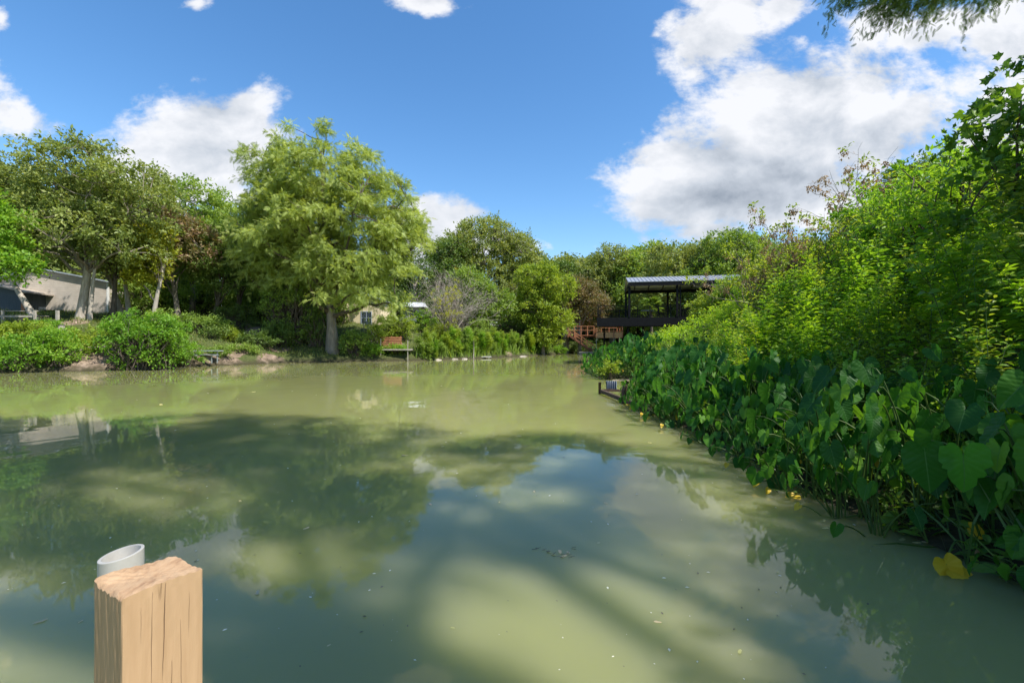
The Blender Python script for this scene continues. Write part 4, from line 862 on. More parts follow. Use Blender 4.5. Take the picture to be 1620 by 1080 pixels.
# ---- dead and half-dead shrubs
def bare_shrub(name,label,loc,w,h,seed,n=26,mat=TWIG,sub=9,thick=.03,leafm=None,nleaf=0,cat='shrub',dead=0,up=.35):
    rng=np.random.default_rng(seed); root=empty(name,loc); tag(root,label,cat); mb=MB()
    d=nrm(rng.normal(0,1,(n,3))*np.array([w/2,w/2,h*.3])/max(h,w)+np.array([0,0,up+.25])); E=d*np.array([1,1,1])*h*rng.uniform(.75,1.05,(n,1)); 
    P=bezier(np.zeros((n,3))+rng.normal(0,.1,(n,3))*np.array([1,1,0]),E,rng,8,.08,.07); mb.tubes(P,np.linspace(thick,thick*.2,8)[None],5)
    ends=[]
    for s in range(sub):
        j=rng.integers(2,8,n); q=P[np.arange(n),j]; e=q+nrm(rng.normal(0,.8,(n,3))+d*.9+np.array([0,0,.25]))*h*rng.uniform(.12,.38,(n,1)); S=bezier(q,e,rng,6,.03,.1); mb.tubes(S,np.linspace(thick*.35,thick*.1,6)[None],4)
        for _ in range(2):
            jj=rng.integers(1,6,n); q2=S[np.arange(n),jj]; e2=q2+nrm(rng.normal(0,1,(n,3))+d*.5)*h*rng.uniform(.04,.14,(n,1)); mb.tubes(bezier(q2,e2,rng,4,0,.1),np.linspace(thick*.2,thick*.07,4)[None],3); ends.append(e2)
    mb.build('branches',mat,root); E=np.concatenate(ends)
    if nleaf:
        C=E[rng.choice(len(E),min(nleaf,len(E)),replace=False)]; fb=MB(); foliage(fb,rng,C,(0,0),.28,4,5,.13,LEAF2,droop=.2,spread=.2); fb.build('foliage',leafm,root)
    if dead:
        C=E[E[:,2]>h*.55]; C=C[rng.choice(len(C),min(dead,len(C)),replace=False)]; fb=MB(); foliage(fb,rng,C-np.array([0,0,.15]),(0,0),.2,6,7,.10,LEAF,droop=.9,ldroop=1.2,spread=.3); fb.build('dry_pods',G['dead'],root)
    return root
x,y,z=gloc(715,56); bare_shrub('dead_shrub','pale grey leafless shrub among the green far bank bushes',(x,y,z+.4),5.6,7.2,90,60,TWIG,12,.03,up=.5)
x,y,z=gloc(708,50.8); bare_shrub('yellow_sapling','slender sapling with sparse yellow leaves in front of the pale dead shrub',(x,y,max(z,.1)),4.4,6.0,91,9,BARKD,6,.035,G['yellow'],150,cat='tree',up=.6)
for i,(px,d,w,h,lf,dd_,lab) in enumerate([(1275,19.5,3.4,4.9,130,70,'half-dead shrub with hanging brown pods on the ridge above the weeds, leftmost of its row'),(1345,18.5,3.2,5.1,70,120,'half-dead shrub with brown pods, middle of the ridge row'),(1385,17.5,2.6,5.0,30,50,'nearly bare shrub nearest the dark hilltop oaks'),(1240,22,3.4,4.6,170,80,'low half-dead shrub with brown pods at the left foot of the ridge')]):
    x,y,z=gloc(px,d); bare_shrub('podded_shrub',lab,(x,y,z),w,h,92+i,13,BARK,7,.035,G['lime'],lf,dead=dd_,up=.55)
for i,(px,d,w,h,m,lab) in enumerate([(1290,20.5,4.5,4.2,'brown','brownish bush under the half-dead shrubs'),(1350,16,4.4,3.9,'lime','sunlit leafy bush on the ridge below the half-dead shrubs'),(1440,14.5,4.6,3.9,'bright','sunlit green bush on the ridge in front of the dark hilltop oaks'),(1530,11,4.2,3.5,'bright','sunlit green bush on the ridge below the broad-leaved tree'),(1255,24,4.5,3.2,'brown','brown-green bush at the foot of the ridge')]):
    x,y,z=gloc(px,d); bush('ridge_bush',lab,(x,y,z),w,h,400+i,G[m],n=170,leaf=.13,cr=.5,tw=5,nl=9,group='bushes on the right ridge',droop=.2)

# ---- cypress leaning over the camera from the right: its branch shows at the top
def near_cypress():
    rng=np.random.default_rng(77); loc=(9.6,-3.6,g1(9.6,-3.6)-.1); root=empty('bald_cypress',loc); tag(root,'feathery cypress branch reaching in from above at the top right','tree')
    h=27; tp,rad=trunk_path(rng,h,.52,(-2.0,1.5)); C=lump_points(rng,[(-1.5,1.6,24.0,5.8,4.6,3.4),(-6.0,2.0,22.5,4.6,3.6,2.6),(2.0,3.0,18.5,3.6,2.8,2.4)],260,.3)
    skeleton(rng,tp,rad,C,18,.16,lift=.06).build('trunk',[BARK,BARKD],root)
    fb=MB(); foliage(fb,rng,C,(0,0),1.2,6,8,.55,FROND,droop=.5,ldroop=.5,flat=.3,nup=.6,updir=0,spread=.13); fb.build('crown',G['cypress'],root)
    # the low branch in view
    base=np.array(loc); tgt=[at(1330,-18,6.4),at(1385,-4,6.3),at(1440,-26,6.0),at(1500,-22,6.1),at(1560,-24,5.8),at(1610,-30,5.6),at(1405,10,6.5),at(1480,-8,6.3),at(1540,-30,6.6)]
    st=tp[int(len(tp)*.45)]+base; limb=bezier(st[None],np.array(at(1440,-60,6.1))[None],rng,12,.05,.03); bm=MB(); bm.tubes(limb-base,np.linspace(.10,.02,12)[None],8)
    Q=limb[0,5:]; E=np.array(tgt)
    S=bezier(Q[nearest(E,Q)],E,rng,7,.04,.06); bm.tubes(S-base,np.linspace(.018,.004,7)[None],5); bm.build('branch',BARK,root)
    allp=np.concatenate([S[:,3:].reshape(-1,3)]); fb=MB(); n=len(allp); C2=np.repeat(allp,7,0)+rng.normal(0,.12,(n*7,3))-base
    foliage(fb,rng,C2,(0,0),.26,3,5,.095,FROND,droop=.5,ldroop=.7,flat=.4,nup=.5,spread=.15,updir=-.2); fb.build('branch_foliage',G['dark'],root)
near_cypress()
tree('pecan_tree','dense tree high on the right bank shading the elephant ears','tree',(10.6,-2.0,g1(10.6,-2.0)),8,.25,[(-1.6,1.8,5.0,2.4,2.2,1.8),(-.2,1.0,6.6,2.4,2.2,1.6),(-2.6,.6,3.4,1.6,1.4,1.0),(.4,3.4,5.2,2.0,1.8,1.4)],240,88,.25,G['mid'],cr=1.0,tw=5,nl=8,nlimb=12)

# ---- black pavilion on stilts
def pavilion():
    o0=at(945,516,38); root=empty('pavilion',(o0[0],38.0,0),R(-11)); tag(root,'black steel pavilion deck on stilts with a ribbed metal roof, over the right bank','pavilion')
    zf=3.86; Lx=7.6; Dy=5.4
    MB().box((0,0,zf-.12),(Lx,Dy,zf)).build('deck',BLACK,root)
    fb=MB(); fb.box((-.03,-.06,zf-.70),(Lx+.05,.06,zf+.02)); fb.box((-.05,.07,zf-.7),(.06,Dy,zf+.01)); fb.box((Lx-.06,.07,zf-.7),(Lx+.04,Dy,zf+.01)); fb.box((.07,Dy-.1,zf-.6),(Lx-.07,Dy-.005,zf-.13))
    for i in range(6): fb.box((.9+i*1.15,.1,zf-.45),(.98+i*1.15,Dy-.12,zf-.125))
    fb.build('frame',BLACK,root)
    # railing: front, left, right, back
    def rail(p,q,name='railing'):
        p=np.array(p,float); q=np.array(q,float); L=np.linalg.norm(q-p); d=(q-p)/L; m=MB()
        m.beam(p+(0,0,1.0),q+(0,0,1.0),.06,.05); m.beam(p+(0,0,.12),q+(0,0,.12),.04,.04); m.beam(p+(0,0,.86),q+(0,0,.86),.03,.03)
        for i in range(int(L/.14)): 
            c=p+d*(.07+i*.14); m.beam(c+(0,0,.13),c+(0,0,.98),.018)
        n=max(1,round(L/1.9))
        for i in range(n+1): c=p+d*(L*i/n); m.beam(c,c+(0,0,1.03),.08)
        m.build(name,BLACK,root)
    rail((.05,.12,zf),(2.5,.12,zf)); rail((2.6,.12,zf),(Lx-.1,.12,zf)); rail((.05,.3,zf),(.05,Dy-.1,zf)); rail((Lx-.05,.3,zf),(Lx-.05,Dy-.1,zf)); rail((.2,Dy-.1,zf),(Lx-.2,Dy-.1,zf))
    # roof: low gable along the long axis
    rx0,rx1=2.45,11.6; y0,y1,ym=-.35,Dy+.3,Dy/2; ze,zr=6.78,7.52
    rb=MB()
    nrib=30
    for (ya,yb,za,zb) in ((y0,ym,ze,zr),(ym,y1,zr,ze)):
        V=[(rx0,ya,za),(rx1,ya,za),(rx1,yb,zb),(rx0,yb,zb),(rx0,ya,za-.05),(rx1,ya,za-.05),(rx1,yb,zb-.05),(rx0,yb,zb-.05)]
        rb.add(V,np.array([(0,1,2,3),(7,6,5,4),(0,4,5,1),(1,5,6,2),(2,6,7,3),(3,7,4,0)]),[4]*6)
        for i in range(nrib+1):
            x=rx0+.03+(rx1-rx0-.06)*i/nrib; rb.beam((x,ya,za+.015),(x,yb,zb+.015),.04,.05)
    rb.build('roof',noisemat('grey_metal_roof',[(.3,(.30,.31,.33)),(.7,(.42,.43,.46))],2,.35,(1,1,1),0,metal=.4),root)
    b=MB(); b.box((rx0+.05,y0+.03,ze-.36),(rx1-.05,y0+.12,ze-.06)); b.box((rx0+.05,y1-.12,ze-.36),(rx1-.05,y1-.03,ze-.06)); 
    b.box((rx0+.06,y0+.13,ze-.30),(rx0+.16,y1-.13,ze-.06)); b.box((rx1-.16,y0+.13,ze-.30),(rx1-.06,y1-.13,ze-.06))
    b.beam((rx0+.2,ym,zr-.16),(rx1-.2,ym,zr-.16),.1,.16)
    for i in range(7): 
        x=rx0+.9+i*1.25; b.beam((x,y0+.13,ze-.14),(x,ym-.06,zr-.2),.07,.1); b.beam((x,y1-.13,ze-.14),(x,ym+.06,zr-.2),.07,.1)
    b.build('roof_beams',BLACK,root)
    for (x,y) in ((2.6,.0),(6.35,.0),(2.6,Dy-.1),(6.35,Dy-.1),(11.2,0.),(11.2,Dy-.1)):
        m=MB(); zt=ze-.36
        if x<8: m.beam((x,y,zf+.03),(x,y,zt),.17,.17,up=(0,1,0)); 
        else: m.beam((x,y,3.0),(x,y,zt),.17,.17,up=(0,1,0))
        m.build('column',BLACK,root)
    m=MB(); m.beam((6.58,.0,zf+.03),(6.58,.0,ze-.37),.1,.1,up=(0,1,0)); m.build('column',BLACK,root)
    for (x,y) in ((2.5,.4),(3.75,.5),(6.5,.4),(6.75,1.6),(.6,4.8),(3.6,4.8),(6.5,4.8)):
        MB().beam((x,y,-1.2),(x,y,zf-.7),.16,.16,up=(0,1,0)).build('stilt',BLACK,root)
    # furniture on the deck
    t=empty('patio_table',(0,0,0)); c=Matrix.Translation((o0[0],38,0))@Matrix.Rotation(R(-11),4,'Z')
    def W(x,y,z): return tuple(c@Vector((x,y,z)))
    t.location=W(4.3,2.6,zf); tag(t,'pale-topped patio table on the black pavilion deck','table')
    MB().cyl((0,0,.70),(0,0,.74),.55,sides=20).build('tabletop',WHITE,t); MB().cyl((0,0,.03),(0,0,.70),.05).build('pedestal',BLACK,t); MB().cyl((0,0,.002),(0,0,.03),.28).build('base',BLACK,t)
    ch=empty('patio_chair',W(5.4,2.4,zf),R(60)); tag(ch,'dark patio chair right of the pale table on the pavilion deck','chair')
    MB().box((-.25,-.25,.42),(.25,.25,.46)).build('seat',BLACK,ch); mm=MB(); 
    for i in range(6): mm.box((-.24+i*.088,.22,.465),(-.20+i*.088,.25,.98))
    mm.box((-.25,.215,.98),(.25,.255,1.03)); mm.build('backrest',BLACK,ch)
    for (a,b_) in ((-1,-1),(1,-1),(1,1),(-1,1)): MB().beam((a*.22,b_*.22,0.001),(a*.22,b_*.22,.42),.035).build('leg',BLACK,ch)
    ch2=copy_tree(ch); ch2.location=W(3.2,2.3,zf); ch2.rotation_euler=(0,0,R(-100)); ch2['label']='dark patio chair left of the pale table on the pavilion deck'
pavilion()

# ---- red wooden deck with stairs and the low dock
def wood_deck():
    root=empty('wooden_deck',(0,0,0)); tag(root,'reddish wooden deck with railing and stairs down to the low dock, left of the pavilion','deck')
    def w(px,py,d): return at(px,py,d)
    zf=2.86; xa,xb=10.5,16.6; y=68.5
    x0=8.6
    MB().box((xa,y,zf-.08),(xb,y+3.6,zf)).build('deck_boards',REDWOOD,root)
    m=MB(); m.box((xa+2.1,y-.06,zf-.42),(xb,y-.01,zf+.42)); m.box((xa+2.1,y-.07,zf+.40),(xb,y+.0,zf+.46)); m.build('fascia',ORANGE,root)
    m=MB(); m.box((xa-2.0,y+.7,zf-.30),(xa+2.05,y+.76,zf+.02)); m.box((xa-2.0,y+.77,zf-.08),(xa-.02,y+3.5,zf-.002)); m.build('walkway',REDDARK,root)
    def rail(p,q,n,top=1.22,mat=REDWOOD,mid=(.72,)):
        p=np.array(p,float); q=np.array(q,float); m=MB(); m.beam(p+(0,0,top),q+(0,0,top),.10,.07)
        for k in mid: m.beam(p+(0,0,k),q+(0,0,k),.07,.06)
        for i in range(n+1): c=p+(q-p)*i/n; m.beam(c-(0,0,.35),c+(0,0,top-.03),.10,.10)
        m.build('railing',mat,root)
    rail((xa+2.1,y-.15,zf),(xb,y-.15,zf),3,1.0,mid=(.62,)); rail((xa-2.0,y+.55,zf),(xa+1.95,y+.55,zf),4,1.35,mid=(.75,)); rail((xa,y+3.6,zf),(xb,y+3.6,zf),5); rail((xb+.05,y+.1,zf),(xb+.05,y+3.5,zf),2)
    # stairs
    a=np.array((8.7,y+.2,zf)); b=np.array((12.1,y-.3,.5)); m=MB()
    for s in (-.45,.45): m.beam(a+(0,s,-.1),b+(0,s,-.1),.07,.30)
    for i in range(12):
        c=a+(b-a)*(i+.5)/12; m.box(c-(.16,.40,.03),c+(.16,.40,.02))
    m.build('stairs',REDDARK,root)
    m=MB(); 
    for s in (-.5,.5):
        m.beam(a+(0,s,.95),b+(0,s,.95),.08,.08); m.beam(a+(0,s,.5),b+(0,s,.5),.06,.06)
        for i in range(5): c=a+(b-a)*i/4; m.beam(c+(0,s,-.2),c+(0,s,.93),.08)
    m.build('stair_railing',REDWOOD,root)
    for i,(xx,yy) in enumerate([(xa+2.2,y+.1),(xa+3.6,y+1.4),(xb-1.3,y+.1),(xb-.1,y+1.5),(xa+.2,y+2)]):
        m=MB(); m.beam((xx,yy,-.8),(xx,yy,zf-.1),.09,.09,up=(0,1,0)); 
        if i in (0,2): m.beam((xx,yy,zf-.9),(xx+.5,yy,zf-.12),.06)
        m.build('support_post',OLDWOOD,root)
    d=empty('low_dock',(0,0,0)); tag(d,'low grey dock just above the water at the foot of the deck stairs','dock')
    m=MB(); 
    for i in range(16): m.box((9.9+i*.36,y-2.2,.30),(10.22+i*.36,y+1.2,.36))
    m.build('planks',OLDWOOD,d); MB().box((9.8,y-2.15,.12),(15.7,y-2.05,.295)).build('edge_beam',OLDWOOD,d)
    for i,x in enumerate((10.0,12.6,15.4)): MB().beam((x,y-2.1,-1),(x,y-2.1,.11),.12,.12,up=(0,1,0)).build('pile',OLDWOOD,d)
wood_deck()

# ---- houses
SIDING=None
def siding(name,c1,c2,freq=7.0):
    m,nt=newmat(name); N=nt.nodes.new; L=nt.links.new
    tc=N('ShaderNodeTexCoord'); sp=N('ShaderNodeSeparateXYZ'); L(tc.outputs['Object'],sp.inputs[0])
    f=N('ShaderNodeMath'); f.operation='MULTIPLY'; L(sp.outputs[2],f.inputs[0]); f.inputs[1].default_value=freq; g=N('ShaderNodeMath'); g.operation='FRACT'; L(f.outputs[0],g.inputs[0])
    n=N('ShaderNodeTexNoise'); n.inputs['Scale'].default_value=2.5; n.inputs['Detail'].default_value=5; L(tc.outputs['Object'],n.inputs['Vector'])
    col=ramp(nt,n.outputs[0],[(.3,c1),(.7,c2)]); gap=ramp(nt,g.outputs[0],[(.0,(.45,.45,.45)),(.12,(1,1,1))])
    mm=N('ShaderNodeMixRGB'); mm.blend_type='MULTIPLY'; mm.inputs[0].default_value=1; L(col,mm.inputs[1]); L(gap,mm.inputs[2])
    p=N('ShaderNodeBsdfPrincipled'); L(mm.outputs[0],p.inputs['Base Color']); p.inputs['Roughness'].default_value=.8; bp=N('ShaderNodeBump'); bp.inputs['Distance'].default_value=.02; L(g.outputs[0],bp.inputs['Height']); L(bp.outputs[0],p.inputs['Normal'])
    o=N('ShaderNodeOutputMaterial'); L(p.outputs[0],o.inputs[0]); return m
def gable(root,x0,x1,y0,y1,z0,ze,zr,xr,wall,roofm,ov=.35,name='wall'):
    """gable end faces -y; ridge at x=xr runs along y"""
    V=[(x0,y0,z0),(x1,y0,z0),(x1,y0,ze),(xr,y0,zr),(x0,y0,ze),(x0,y1,z0),(x1,y1,z0),(x1,y1,ze),(xr,y1,zr),(x0,y1,ze)]
    m=MB(); m.add(V,[0,1,2,3,4, 9,8,7,6,5, 1,6,7,2, 5,0,4,9],[5,5,4,4]); m.build(name,wall,root)
    m=MB()
    for (xa,za,xb,zb) in ((xr,zr,x1+ov,ze-ov*(zr-ze)/(x1-xr)),(x0-ov,ze-ov*(zr-ze)/(xr-x0),xr,zr)):
        V=[(xa,y0-ov,za+.03),(xb,y0-ov,zb+.03),(xb,y1+ov,zb+.03),(xa,y1+ov,za+.03)]; V=V+[(a,b,c+.12) for a,b,c in V]
        m.add(V,np.array([(0,3,2,1),(4,5,6,7),(0,1,5,4),(1,2,6,5),(2,3,7,6),(3,0,4,7)]),[4]*6)
    m.build('roof',roofm,root)
def windows(root,specs,frame=WHITE):
    for (x0,x1,z0,z1,y,axis) in specs:
        f=MB(); w=.07
        if axis=='y':
            for a,b in (((x0-w,y-.05,z0-w),(x1+w,y-.002,z0)),((x0-w,y-.05,z1),(x1+w,y-.002,z1+w)),((x0-w,y-.05,z0),(x0,y-.002,z1)),((x1,y-.05,z0),(x1+w,y-.002,z1)),(((x0+x1)/2-.02,y-.045,z0),((x0+x1)/2+.02,y-.012,z1)),((x0,y-.043,(z0+z1)/2-.02),(x1,y-.013,(z0+z1)/2+.02))): f.box(a,b)
            fo=f.build('window',frame,root); MB().box((x0,y-.010,z0),(x1,y+.02,z1)).build('pane',GLASS,fo)
def left_house():
    root=empty('siding_house',(-45.2,47,0),R(10)); tag(root,'pale horizontal-siding house with tree shadows on its wall, behind the elm','house')
    s=siding('pale_siding',(.50,.44,.37),(.60,.53,.45),4.5); z0=4.35
    gable(root,-5.8,3.6,-1,11,z0-.6,7.95,9.15,-2.6,s,GALV)
    m=MB(); m.box((3.55,-1.03,z0-.5),(3.70,-.85,7.9)); m.build('corner_trim',WHITE,root)
    m=MB(); 
    for i in range(5): m.box((3.61,.4+i*1.7,z0-.5),(3.66,.9+i*1.7,7.7))
    m.build('side_boards',siding('side_siding',(.50,.46,.40),(.60,.56,.50)),root)
    MB().box((-1.9,-1.25,z0-.6),(-.2,-1.02,z0+.7)).build('crawl_opening_shade',BLACK,root)  # black block painted as the shade inside an opening, wall is not cut
    r=empty('garage_shed',(-50.2,43.6,0),R(6)); tag(r,'dark blue-grey board shed with a low pitched roof at the far left edge','shed')
    db=noisemat('dark_boards',[(.3,(.05,.065,.075)),(.7,(.10,.125,.14))],3,.7,(6,6,.4),.2)
    gable(r,-7,3.6,-.5,3.4,3.3,6.6,8.0,-2.2,db,noisemat('shed_roof_edge',[(.3,(.30,.25,.2)),(.7,(.42,.37,.31))],3,.8,(1,1,1),.1),ov=.7)
    MB().box((3.35,-.56,3.4),(3.62,-.505,6.5)).build('corner_board',REDWOOD,r)
left_house()
def small_houses():
    r=empty('cream_cottage',(0,0,0)); tag(r,'cream house wall with a blue-grey window glimpsed under the cypress branches','house')
    x,y,_=at(578,500,57); z0=g1(x,y)
    gable(r,x-3.6,x+1.9,y,y+6,z0-.3,z0+3.1,z0+4.2,x-1,noisemat('cream_stucco',[(.3,(.60,.50,.32)),(.7,(.72,.62,.43))],3,.9,(1,1,1),.2),GALV)
    windows(r,[(x-.5,x+.75,4.1,5.6,y,'y')],frame=noisemat('blue_grey_paint',[(.3,(.38,.44,.55)),(.7,(.5,.56,.66))],3,.6,(1,1,1),0))
    r=empty('grey_cabin',(0,0,0)); tag(r,'small cabin with pale grey metal roof between the cypress and the pale dead shrub','cabin')
    x,y,_=at(650,490,66); z0=g1(x,y)
    V=[(x-2.0,y,z0),(x+1.7,y,z0),(x+1.7,y+4,z0),(x-2.0,y+4,z0)]; m=MB(); m.box((x-1.7,y,z0-.2),(x+1.5,y+4,6.85)); m.build('wall',siding('blue_grey_siding',(.30,.33,.38),(.40,.43,.48)),r)
    m=MB(); V=[(x-2.0,y-.5,6.88),(x+2.2,y-.5,6.88),(x+1.6,y+2,7.75),(x-1.5,y+2,7.75),(x-2.0,y+4.5,6.88),(x+2.2,y+4.5,6.88)]; m.add(V,[0,1,2,3, 3,2,5,4, 0,3,4, 1,5,2, 4,5,1,0],[4,4,3,3,4]); m.build('roof',noisemat('pale_metal_roof',[(.3,(.44,.46,.49)),(.7,(.58,.60,.63))],2,.6,(1,1,1),0),r)
    windows(r,[(x-.2,x+.9,5.4,6.4,y,'y')])
    r=empty('brick_house',(0,0,0)); tag(r,'dark red-brown house in the shade behind the palm and the red deck','house')
    x,y,_=at(915,500,92); z0=g1(x,y)
    gable(r,x-7,x+6,y,y+8,z0-.3,z0+3.4,z0+5.4,x-.5,noisemat('dark_red_boards',[(.3,(.10,.035,.025)),(.7,(.18,.07,.05))],3,.9,(1,1,1),.2),noisemat('brown_roof',[(.3,(.16,.14,.13)),(.7,(.26,.23,.21))],3,.9,(1,1,1),.2))
    windows(r,[(x-5.2,x-4.2,z0+.9,z0+2.3,y,'y'),(x-1.6,x-.4,z0+.3,z0+2.6,y,'y'),(x+2,x+3.2,z0+1,z0+2.3,y,'y')])
    p=at(870,517,84); r=MB(); 
    z=g1(p[0],p[1]); r.box((p[0]-4,84,z-.2),(p[0]+4.6,84.3,z+.75)); tag(r.build('low_wall',CONC),'low white retaining wall behind the palm trunk','wall')
    # a pale van-like camper glimpsed between trunks
small_houses()

# ---- palms
def palm(label,loc,h,tr,nf,fr,seed,dead=6,mat='mid',bark=BARK,bare=0):
    rng=np.random.default_rng(seed); root=empty('fan_palm',loc); tag(root,label,'palm')
    t=np.linspace(0,1,12); P=np.stack([.05*np.sin(t*3),0*t,h*t-.2*(t==0)],-1); rr=tr*(1.15-.25*t)+.02*np.sin(t*60)
    MB().tubes(P[None],rr[None],12).build('trunk',bark,root)
    def fan(mb,dirs,petl,rad,droop):
        for d in dirs:
            base=np.array([0,0,h]); pend=base+d*petl; mb.beam(base,pend,.04,.03); s=nrm(np.cross(d,(0,0,1.)))[None]; u=np.cross(s[0],d)
            n=22; a=np.linspace(-1.35,1.35,n); X=np.cos(a)[:,None]*d+np.sin(a)[:,None]*s[0]; X=nrm(X-np.array([0,0,1])*droop)
            mb.scatter(T([(0,0,0),(.45,.055,.02),(.8,.03,-.03),(1,0,-.16),(.8,-.03,-.03),(.45,-.055,.02)],[(0,1,2,3),(0,3,4,5)]),np.repeat(pend[None],n,0),X,np.repeat(u[None],n,0)+rng.normal(0,.1,(n,3)),np.full(n,rad)*rng.uniform(.85,1.1,n),rng.uniform(0,1,n))
    az=rng.uniform(0,6.28,nf); el=rng.uniform(-.35,1.2,nf); D=np.stack([np.cos(az)*np.cos(el),np.sin(az)*np.cos(el),np.sin(el)],-1); m=MB(); fan(m,D,fr*.75,fr,.12); m.build('crown',G[mat],root)
    if dead:
        az=rng.uniform(0,6.28,dead); el=rng.uniform(-1.3,-.6,dead); D=np.stack([np.cos(az)*np.cos(el),np.sin(az)*np.cos(el),np.sin(el)],-1); m=MB(); fan(m,D,fr*.5,fr*.8,.6); m.build('dead_fronds',G['dead'],root)
x,y,z=gloc(895,71); palm('palm with a thick brown trunk at the head of the red deck stairs',(x,y,z),7.0-z+1.2,.42,16,1.2,61,5,'elm')
x,y,z=gloc(1030,50); palm('fan palm with pale green fronds seen under the pavilion roof',(x,y,z),5.6-z,.15,30,.85,62,0,'mid',bark=BARKD)

# ---- pallet platform, stair rail, posts and blocks at the far bank
def small_things():
    r=empty('small_platform',(0,0,0)); tag(r,'small fishing platform on posts with a red-brown pallet backrest','platform')
    a=at(600,552,44.2); b=at(650,552,44.2); z=a[2]
    MB().box((a[0]+.25,43.9,z-.12),(b[0],45.6,z)).build('deck',OLDWOOD,r)
    m=MB()
    for i in range(5): m.box((a[0]-.35,45.5,z+.15+i*.22),(a[0]+1.85,45.56,z+.32+i*.22))
    for xx in (a[0]-.2,a[0]+.8,a[0]+1.7): m.box((xx,45.565,z),(xx+.08,45.62,z+1.28))
    m.build('pallet_back',REDWOOD,r)
    for (xx,yy,top) in ((a[0]+.2,44.0,1.0),(b[0]-.25,44.0,.85),(a[0]-.5,45.3,.9),(b[0]-.3,45.4,.1)): MB().beam((xx,yy,-1),(xx,yy,z+top),.07,.07,up=(0,1,0)).build('post',OLDWOOD,r)
    p0=at(574,500,50.5); p1=at(596,541,45.2); m=MB(); m.beam(p0,p1,.09,.12); 
    for i in range(4):
        c=p0+(p1-p0)*(i+.3)/3.6; m.beam((c[0],c[1],g1(c[0],c[1])-.2),c,.07,.07,up=(0,1,0))
    tag(m.build('stair_handrail',OLDWOOD),'slanting grey handrail running down the slope to the pallet platform','handrail')
    for i,(px,w,h) in enumerate([(652,.45,.55),(661,.5,.6)]):
        q=at(px,568,45.6+i*.1); m=MB(); m.box((q[0]-w/2,45.5,-.2),(q[0]+w/2,46,h)); m.box((q[0]-w/2-.03,45.47,h+.003),(q[0]+w/2+.03,46.03,h+.06)); tag(m.build('concrete_block',WHITE),['left white concrete block at the water beside the pallet platform','right white concrete block at the water beside the pallet platform'][i],'block')
    q=at(749,567,50); tag(MB().cyl((q[0],50,-1),(q[0]+.03,50,CAMZ+(1)/720*50),.07,.06,8).build('mooring_post',OLDWOOD),'thin grey post standing in the water at the far bank','post')
    m=MB(); q=at(773,562,51.3); m.box((at(750,0,51)[0],51.0,.14),(at(777,0,51)[0],51.5,.22)); m.box((at(750,0,51)[0]+.2,51.05,-.6),(at(750,0,51)[0]+.3,51.15,.135)); m.box((at(777,0,51)[0]-.3,51.05,-.6),(at(777,0,51)[0]-.2,51.15,.135)); tag(m.build('plank_dock',CONC),'narrow pale plank ledge beside the thin grey post','ledge')
    rng=np.random.default_rng(4)
    for i,(px,d,s,lab) in enumerate([(718,48.2,.32,'flat pale stone at the waterline below the yellow sapling'),(733,49.2,.3,'flat pale stone midway between the yellow sapling and the thin post'),(690,46.6,.35,'small grey stone at the waterline right of the white blocks'),(828,57.5,.32,'pale stone at the waterline below the boxelder')]):
        q=at(px,560,d); rock('rock',lab,(q[0],d-.2,.0),s,i)
def rock(name,label,loc,s,seed,mat=None,flat=.35):
    rng=np.random.default_rng(seed); n=14;m=8; V=[]
    for i in range(m+1):
        th=math.pi*i/m
        for j in range(n):
            p=2*math.pi*j/n; r=s*(1+.18*math.sin(3*p+seed)+.12*math.cos(2*th*3+seed*2+p)); V.append((r*math.sin(th)*math.cos(p)*1.5,r*math.sin(th)*math.sin(p)*.8,r*math.cos(th)*flat))
    idx=np.arange((m+1)*n).reshape(m+1,n); nx=np.roll(idx,-1,1); F=np.stack([idx[:-1],idx[1:],nx[1:],nx[:-1]],-1).reshape(-1,4)
    o=MB().add(V,F,np.full(len(F),4)).build(name,mat or BARKL,loc=loc); tag(o,label,'rock'); return o
small_things()

